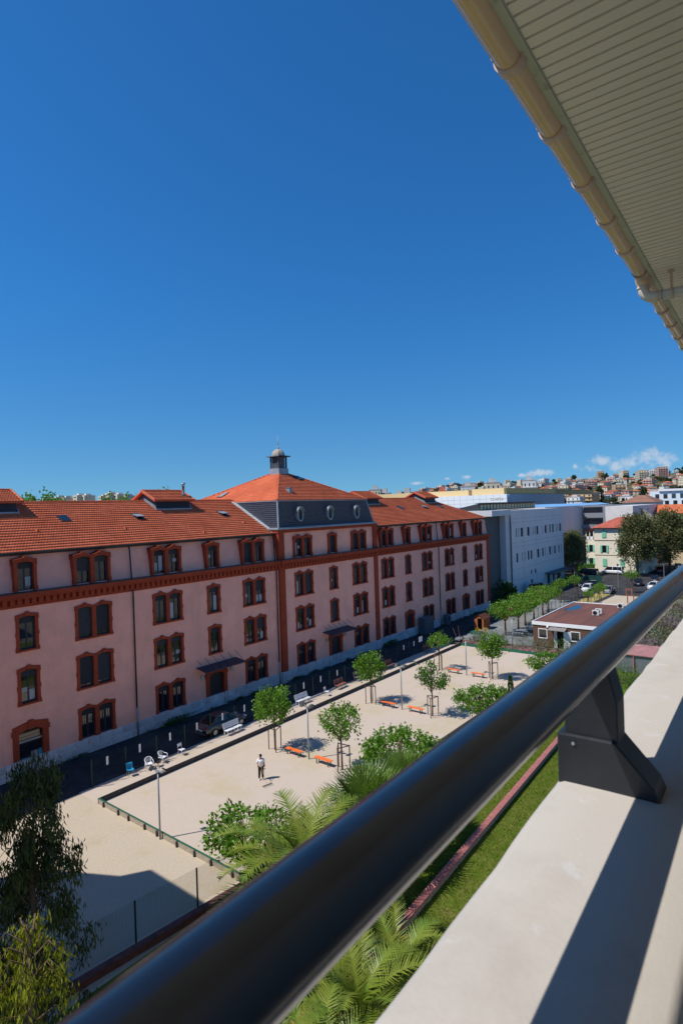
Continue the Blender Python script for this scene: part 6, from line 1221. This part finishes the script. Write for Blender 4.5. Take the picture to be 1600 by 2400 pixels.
for i in range(12):
    x = 76+i*3.4; shrub('mauve_shrub', 'mauve grey shrub of the long garden bed beside the hut', 'shrub', (x, 15.0+.1*i+rngq.uniform(-1.4, 1.6), 0), 1.8, 1.7, [LAV, LAV, OLIVE, LEAFD][i % 4], 900, .3, .05, 160+i, 'shrubs of the long garden bed')
for i, (x, y) in enumerate(((92, 17.2), (108, 17.0), (84.5, 17.8))):
    rng = np.random.default_rng(200+i); n = 120; t = rng.uniform(0, 6.283, n); e = rng.uniform(.4, 1.4, n); D = np.stack([np.cos(t)*np.cos(e), np.sin(t)*np.cos(e), np.sin(e)], 1); P = np.zeros((n, 3)); Vv, Ff = leaf_arrays(P, D, 1.3, .05, rng, 0); o = thing('yucca', ['yellow green yucca in the long garden bed', 'far yucca of the long garden bed', 'near yucca of the long garden bed by the hut corner'][i], 'plant', (x, y, .6)); npmesh('blades', Vv, Ff, EUCY, o, local=True); MB().tube([(0, 0, -.6), (0, 0, .1)], .12, 7).build('trunk', BARK, o, local=True)
# cabinets at the pink wall
ca = thing('utility_cabinet', 'tall grey metal cabinet standing against the pink wall', 'cabinet', (74.3, 43.7, 0)); MB().box(-1.3, 1.3, -.45, .45, .05, 2.35).build('cabinet_body', mat('cabinet_grey', (.10, .115, .14), .5, .1, 2), ca, local=True, bevel=.02); MB().box(-1.35, 1.35, -.5, .5, 2.35, 2.42).build('lid', MATS['cabinet_grey'], ca, local=True)
for x in (-.9, 0, .9): MB().box(x-.01, x+.01, -.46, -.452, .15, 2.25).build('door_joint', BLACKP, ca, local=True)
hpz = thing('heat_pump', 'small grey ventilation unit against the pink wall by the downpipe', 'ventilation unit', (80.9, 43.9, 0)); MB().box(-.55, .55, -.3, .3, .1, 1.7).build('casing', MATS['cabinet_grey'], hpz, local=True, bevel=.02); MB().lathe([(.35, -.02), (.35, 0), (.1, .01)], 14, (0, -.31, 1.1), 'Y').build('fan_grille', BLACKP, hpz, local=True)
# ------------------------------------------------------------------ the hill and the town on it
SKYL = [(-30, 2.0), (0, 2.6), (6, 2.6), (9, 2.35), (12, 2.15), (15, 2.2), (18, 2.1), (22, 2.05), (26, 1.9), (30, 1.65), (34, 1.25), (36.5, .9), (39, .4), (45, .2), (60, .1), (90, .1)]
def skyl(a): return float(np.interp(a, [s[0] for s in SKYL], [s[1] for s in SKYL]))
RF0, RF1 = 330., 1500.
def terr(x, y):
    r = math.hypot(x, y); a = math.degrees(math.atan2(y, x)); hmax = 18.5+RF1*math.tan(math.radians(skyl(a)))-5; t = (r-RF0)/(RF1-RF0)
    if t <= 0: return -.03
    b = 3*math.sin(x*.011+1)*math.sin(y*.013)+2*math.sin(x*.027)*math.sin(y*.031+2)
    if t > 1: return max(0., hmax*(1-.25*(t-1)))+b*.5
    return hmax*(t**1.25)+b*t
m_ = MB(); na, nr = 70, 40
for i in range(na+1):
    a = math.radians(-30+110*i/na)
    for j in range(nr+1):
        r = RF0-20+(3200-RF0)*(j/nr)**1.35; x, y = r*math.cos(a), r*math.sin(a); m_.v.append((x, y, terr(x, y)))
m_.f = [(i*(nr+1)+j, i*(nr+1)+j+1, (i+1)*(nr+1)+j+1, (i+1)*(nr+1)+j) for i in range(na) for j in range(nr)]
tag(m_.build('hill', mat('hill_scrub', (.075, .085, .035), .95, 0, .02, .2, .5, spec=.05, col2=(.15, .12, .075), detail=10), smooth=True), kind='structure')
rh = random.Random(23)
WALLS = [mat('town_wall_%s' % n, c, .85, .05, .3) for n, c in (('white', (.72, .70, .66)), ('cream', (.70, .60, .44)), ('ochre', (.60, .42, .24)), ('pink', (.60, .40, .32)), ('grey', (.48, .47, .46)))]
ROOFS = [mat('town_roof_%s' % n, c, .85, .15, .3) for n, c in (('orange', (.44, .12, .05)), ('red', (.36, .09, .05)), ('brown', (.27, .13, .08)))]
FLATR = mat('town_flat_roof', (.50, .48, .45), .85, .1, .3); TWIN = mat('town_window', (.035, .04, .05), .15, 0, spec=.7)
WN = ['white', 'cream', 'ochre', 'pink', 'grey']; RN = ['orange', 'red', 'brown']
HM = {}
def town_house(kind, wi, ri):
    k = (kind, wi, ri)
    if k in HM: return HM[k]
    w_, d_, h_, fl = {'villa': (10, 9, 6, 2), 'long': (16, 9, 6.5, 2), 'tall': (9, 9, 10, 3), 'block': (18, 12, 13, 4), 'slab': (34, 13, 17, 6), 'cube': (12, 10, 7.5, 2)}[kind]
    wl = MB().box(-w_/2, w_/2, -d_/2, d_/2, -6, h_); rf = MB()
    if kind in ('villa', 'long', 'tall'):
        e = .6; hh = h_+2.1; ri_ = min(w_, d_)/2*.9
        rf.add([(-w_/2-e, -d_/2-e, h_), (w_/2+e, -d_/2-e, h_), (w_/2+e, d_/2+e, h_), (-w_/2-e, d_/2+e, h_), (-w_/2+ri_, 0, hh), (w_/2-ri_, 0, hh)], [(0, 1, 5, 4), (2, 3, 4, 5), (1, 2, 5), (3, 0, 4), (3, 2, 1, 0)])
    else: rf.box(-w_/2-.2, w_/2+.2, -d_/2-.2, d_/2+.2, h_, h_+.45); rf.box(-w_*.2, w_*.1, -d_*.2, d_*.2, h_+.45, h_+2.2)
    wn = MB(); nx = max(2, int(w_/3.1)); ny = max(2, int(d_/3.1))
    for f in range(fl):
        z = 1.0+f*(h_-.6)/fl
        for i in range(nx):
            x = -w_/2+(i+.5)*w_/nx
            for s_ in (-1, 1): wn.box(x-.6, x+.6, s_*d_/2-.08, s_*d_/2+.08, z, z+1.5)
        for i in range(ny):
            y = -d_/2+(i+.5)*d_/ny
            for s_ in (-1, 1): wn.box(s_*w_/2-.08, s_*w_/2+.08, y-.55, y+.55, z, z+1.5)
        if kind in ('block', 'slab', 'cube'): wl.box(-w_/2-1.1, w_/2+.2, -d_/2-1.1, d_/2, z-.55, z-.3)
    r = []
    for nm, mb_, mt in (('wall', wl, WALLS[wi]), ('roof', rf, ROOFS[ri] if kind in ('villa', 'long', 'tall') else FLATR), ('windows', wn, TWIN)):
        me = bpy.data.meshes.new(nm); me.from_pydata(mb_.v, [], mb_.f); me.materials.append(mt); r.append((nm, me))
    HM[k] = r; return r
TOWN = []; HGT = {'villa': 8.1, 'long': 8.6, 'tall': 12.1, 'block': 15.0, 'slab': 19.0, 'cube': 9.5}
def add_house(kind, wi, ri, x, y, rz, sc=1., lab=None, z=None, group='houses on the hillside', top=None):
    r_ = {'villa': '%s villa with %s hipped roof on the hillside' % (WN[wi], RN[ri]), 'long': 'long %s house with %s roof on the hillside' % (WN[wi], RN[ri]), 'tall': 'tall %s house with %s roof on the hillside' % (WN[wi], RN[ri]), 'block': '%s flat roofed apartment block with balconies on the hill' % WN[wi], 'slab': 'big %s apartment slab on the hill' % WN[wi], 'cube': '%s flat roofed modern villa on the hillside' % WN[wi]}[kind]
    o = thing('hillside_house' if kind in ('villa', 'long', 'tall', 'cube') else 'apartment_block', lab or r_, 'house' if kind in ('villa', 'long', 'tall', 'cube') else 'building', (x, y, terr(x, y) if z is None else z), rz, group if lab is None else None)
    if lab is None: o['group'] = 'hillside ' + r_.split(' on the')[0] + 's'
    for nm, me in town_house(kind, wi, ri):
        q = put(me, nm, None, o, (0, 0, 0))
        if nm == 'windows': q['kind'] = 'stuff'
    o.scale = (sc, sc, sc if top is None else (18.5+math.hypot(x, y)*math.tan(math.radians(top))-o.location.z)/HGT[kind]); TOWN.append((x, y, 9*sc*(2 if kind == 'slab' else 1))); return o
def pol(a, r): return r*math.cos(math.radians(a)), r*math.sin(math.radians(a))
add_house('slab', 1, 0, *pol(11.2, 1180), .35, 1.25, 'big beige apartment slab near the hilltop above the hotel'); add_house('slab', 3, 0, *pol(9.7, 1230), .3, 1.2, 'second beige apartment slab near the hilltop beside scrub')
add_house('slab', 1, 0, *pol(35.0, 520), .55, .78, 'beige apartment block rising behind the pink building roof', 0, top=2.15); add_house('block', 1, 0, *pol(34.1, 540), .5, .85, 'lower beige block beside the beige apartment block', 0, top=1.85)
add_house('block', 4, 0, *pol(32.7, 480), .5, .8, 'grey balcony block behind the roof monitor', 0, top=1.6); add_house('cube', 0, 0, *pol(31.9, 470), .4, 1.1, 'white stepped block behind the roof monitor', 0, top=1.75)
add_house('block', 0, 0, *pol(26.2, 560), .5, 1.0, 'white balcony block beyond the cinema hall', None, top=2.15); add_house('block', 1, 0, *pol(23.9, 620), .5, 1.15, 'cream balcony block on the skyline beyond the cinema', None, top=2.4); add_house('block', 0, 0, *pol(20.6, 640), .4, 1.05, 'white terraced block on the skyline beyond the flats', None, top=2.45); add_house('long', 3, 1, *pol(28.6, 520), .5, 1.0, 'pink house with red roof above the cinema hall', None, top=2.0)
for a, r, k, wi, ri in ((15.9, 330, 'block', 2, 0), (17.4, 300, 'block', 1, 0), (19.3, 310, 'block', 2, 0), (14.6, 300, 'cube', 4, 0), (13.4, 330, 'block', 4, 0), (12.0, 320, 'tall', 1, 0), (11.2, 390, 'tall', 0, 1), (14.0, 400, 'long', 3, 0), (16.2, 420, 'block', 0, 0), (18.5, 400, 'long', 0, 0), (20.5, 380, 'block', 1, 0)):
    x, y = pol(a, r); add_house(k, wi, ri, x, y, rh.uniform(-.2, .5), 1.0, None, .0 if r < 340 else None)
cnt = 0
for _ in range(9000):
    if cnt >= 275: break
    a = rh.uniform(5.0, 30.5); u = rh.random(); r = RF0+20+(RF1-RF0-30)*u**1.05
    if a > 21 and r < 700: continue
    x, y = pol(a, r); gap = 7.0+rh.random()*7
    if any((x-q[0])**2+(y-q[1])**2 < (gap+q[2])**2 for q in TOWN): continue
    if math.sin(x*.021+2.0)*math.sin(y*.033+.5) > .55: continue
    k = rh.choices(['villa', 'long', 'tall', 'cube', 'block'], [.38, .2, .14, .12, .16])[0]
    add_house(k, rh.choices(range(5), [.34, .3, .12, .16, .08])[0], rh.choices(range(3), [.55, .3, .15])[0], x, y, rh.uniform(-.5, .9), rh.uniform(.85, 1.15)); cnt += 1
# trees between the houses: three shapes, many places
rngH = np.random.default_rng(90); FT = []
for k, (R, zc, h0, h1, n_) in enumerate(((3.6, 4.4, 3.2, 3.4, 90), (4.8, 6.0, 2.2, 2.4, 110), (1.7, 5.0, 4.6, 6.0, 70))):
    tips = dome_tips(rngH, n_, R, zc, h0, h1, .45, 9); P = crown_points(rngH, tips, 5, R*.14); D = unit(unit(P-np.array([0, 0, zc]))*.5+rngH.normal(size=P.shape)*.8); FT.append(leaf_arrays(P, D, 1.5, .55, rngH))
FTM = mat('hill_tree_leaf', (.05, .068, .026), .8, .45, .25, spec=.1, rand=.3); FTT = []
for V, F in FT:
    me = bpy.data.meshes.new('crown'); me.from_pydata(V.tolist(), [], F.tolist()); me.materials.append(FTM); FTT.append(me)
tkm = bpy.data.meshes.new('trunk'); t_ = MB().tube([(0, 0, -2), (0, 0, 5)], [.35, .15], 5); tkm.from_pydata(t_.v, [], t_.f); tkm.materials.append(BARK)
FL = ['rounded tree on the hillside among the houses', 'spreading umbrella pine on the hillside', 'tall narrow cypress on the hillside']
cnt = 0
for _ in range(9000):
    if cnt >= 230: break
    a = rh.uniform(5, 36); r = RF0+(RF1+60-RF0)*rh.random()**.9; x, y = pol(a, r)
    if a > 23 and r < 620: continue
    if any((x-q[0])**2+(y-q[1])**2 < (q[2]*.8+1.5)**2 for q in TOWN): continue
    if math.sin(x*.021+2.0)*math.sin(y*.033+.5) < .3 and rh.random() < .35: continue
    k = rh.choices((0, 1, 2), (.55, .3, .15))[0]; o = thing('hillside_tree', FL[k], 'tree', (x, y, terr(x, y)), rh.uniform(0, 6), ['rounded trees on the hillside', 'umbrella pines on the hillside', 'cypresses on the hillside'][k]); put(FTT[k], 'crown', FTM, o, (0, 0, 0)); put(tkm, 'trunk', BARK, o, (0, 0, 0)); o.scale = (rh.uniform(.6, 1.35),)*3; cnt += 1
# tree tops and pale tower blocks behind the left wing
_tp = dome_tips(rngH, 130, 3.6, 5.4, 3.6, 3.4, .5, 10); _P = crown_points(rngH, _tp, 95, .36); _V, _F = leaf_arrays(_P, unit(rngH.normal(size=_P.shape)+np.array([0, 0, .3])), .3, .11, rngH); RTM = bpy.data.meshes.new('crown'); RTM.from_pydata(_V.tolist(), [], _F.tolist()); RTM.materials.append(LEAF)
for i, (a, r, z, sc, k) in enumerate(((68.5, 150, 0, 2.35, 0), (67.0, 155, 0, 2.3, 0), (65.4, 150, 0, 2.4, 0), (64.2, 160, 0, 2.3, 0), (58.0, 150, 0, 2.25, 0), (56.8, 155, 0, 2.3, 0), (55.6, 150, 0, 2.35, 0), (54.8, 160, 0, 2.4, 0), (69.8, 150, 0, 2.4, 0), (59.6, 170, 0, 2.35, 0))):
    x, y = pol(a, r); o = thing('tall_tree', 'bright green tree top showing above the roof ridge', 'tree', (x, y, z), i*1.3, 'tree tops behind the roof ridge'); q = put(RTM, 'crown', None, o, (0, 0, 0)); put(tkm, 'trunk', BARK, o, (0, 0, 0)); o.scale = (sc, sc, sc*1.05)
for i, (a, w_, dz) in enumerate(((64.9, 3, .1), (63.9, 3.5, .3), (63.3, 3, .2), (62.3, 6, .5), (61.7, 6, .45), (60.3, 4, .3), (59.7, 6, .7), (59.0, 7, .5), (58.2, 4, .3))):
    r = 620; x, y = pol(a, r); o = thing('tower_block', 'pale distant tower top seen above the roof ridge', 'building', (x, y, 0), .12, 'pale towers behind the roof ridge'); zt = 18.5+r*math.tan(math.radians(1.72+dz*.6)); MB().box(-6, 6, -w_/2, w_/2, 0, zt).build('wall', WALLS[1], o, local=True); MB().box(-3, 3, -w_/4, w_/4, zt, zt+1.6).build('roof_house', WALLS[0], o, local=True)
    for q in range(2): MB().box(-6.1, -6.0, -w_/5, w_/5, zt-2.6-q*3, zt-1.6-q*3).build('window', TWIN, o, local=True)
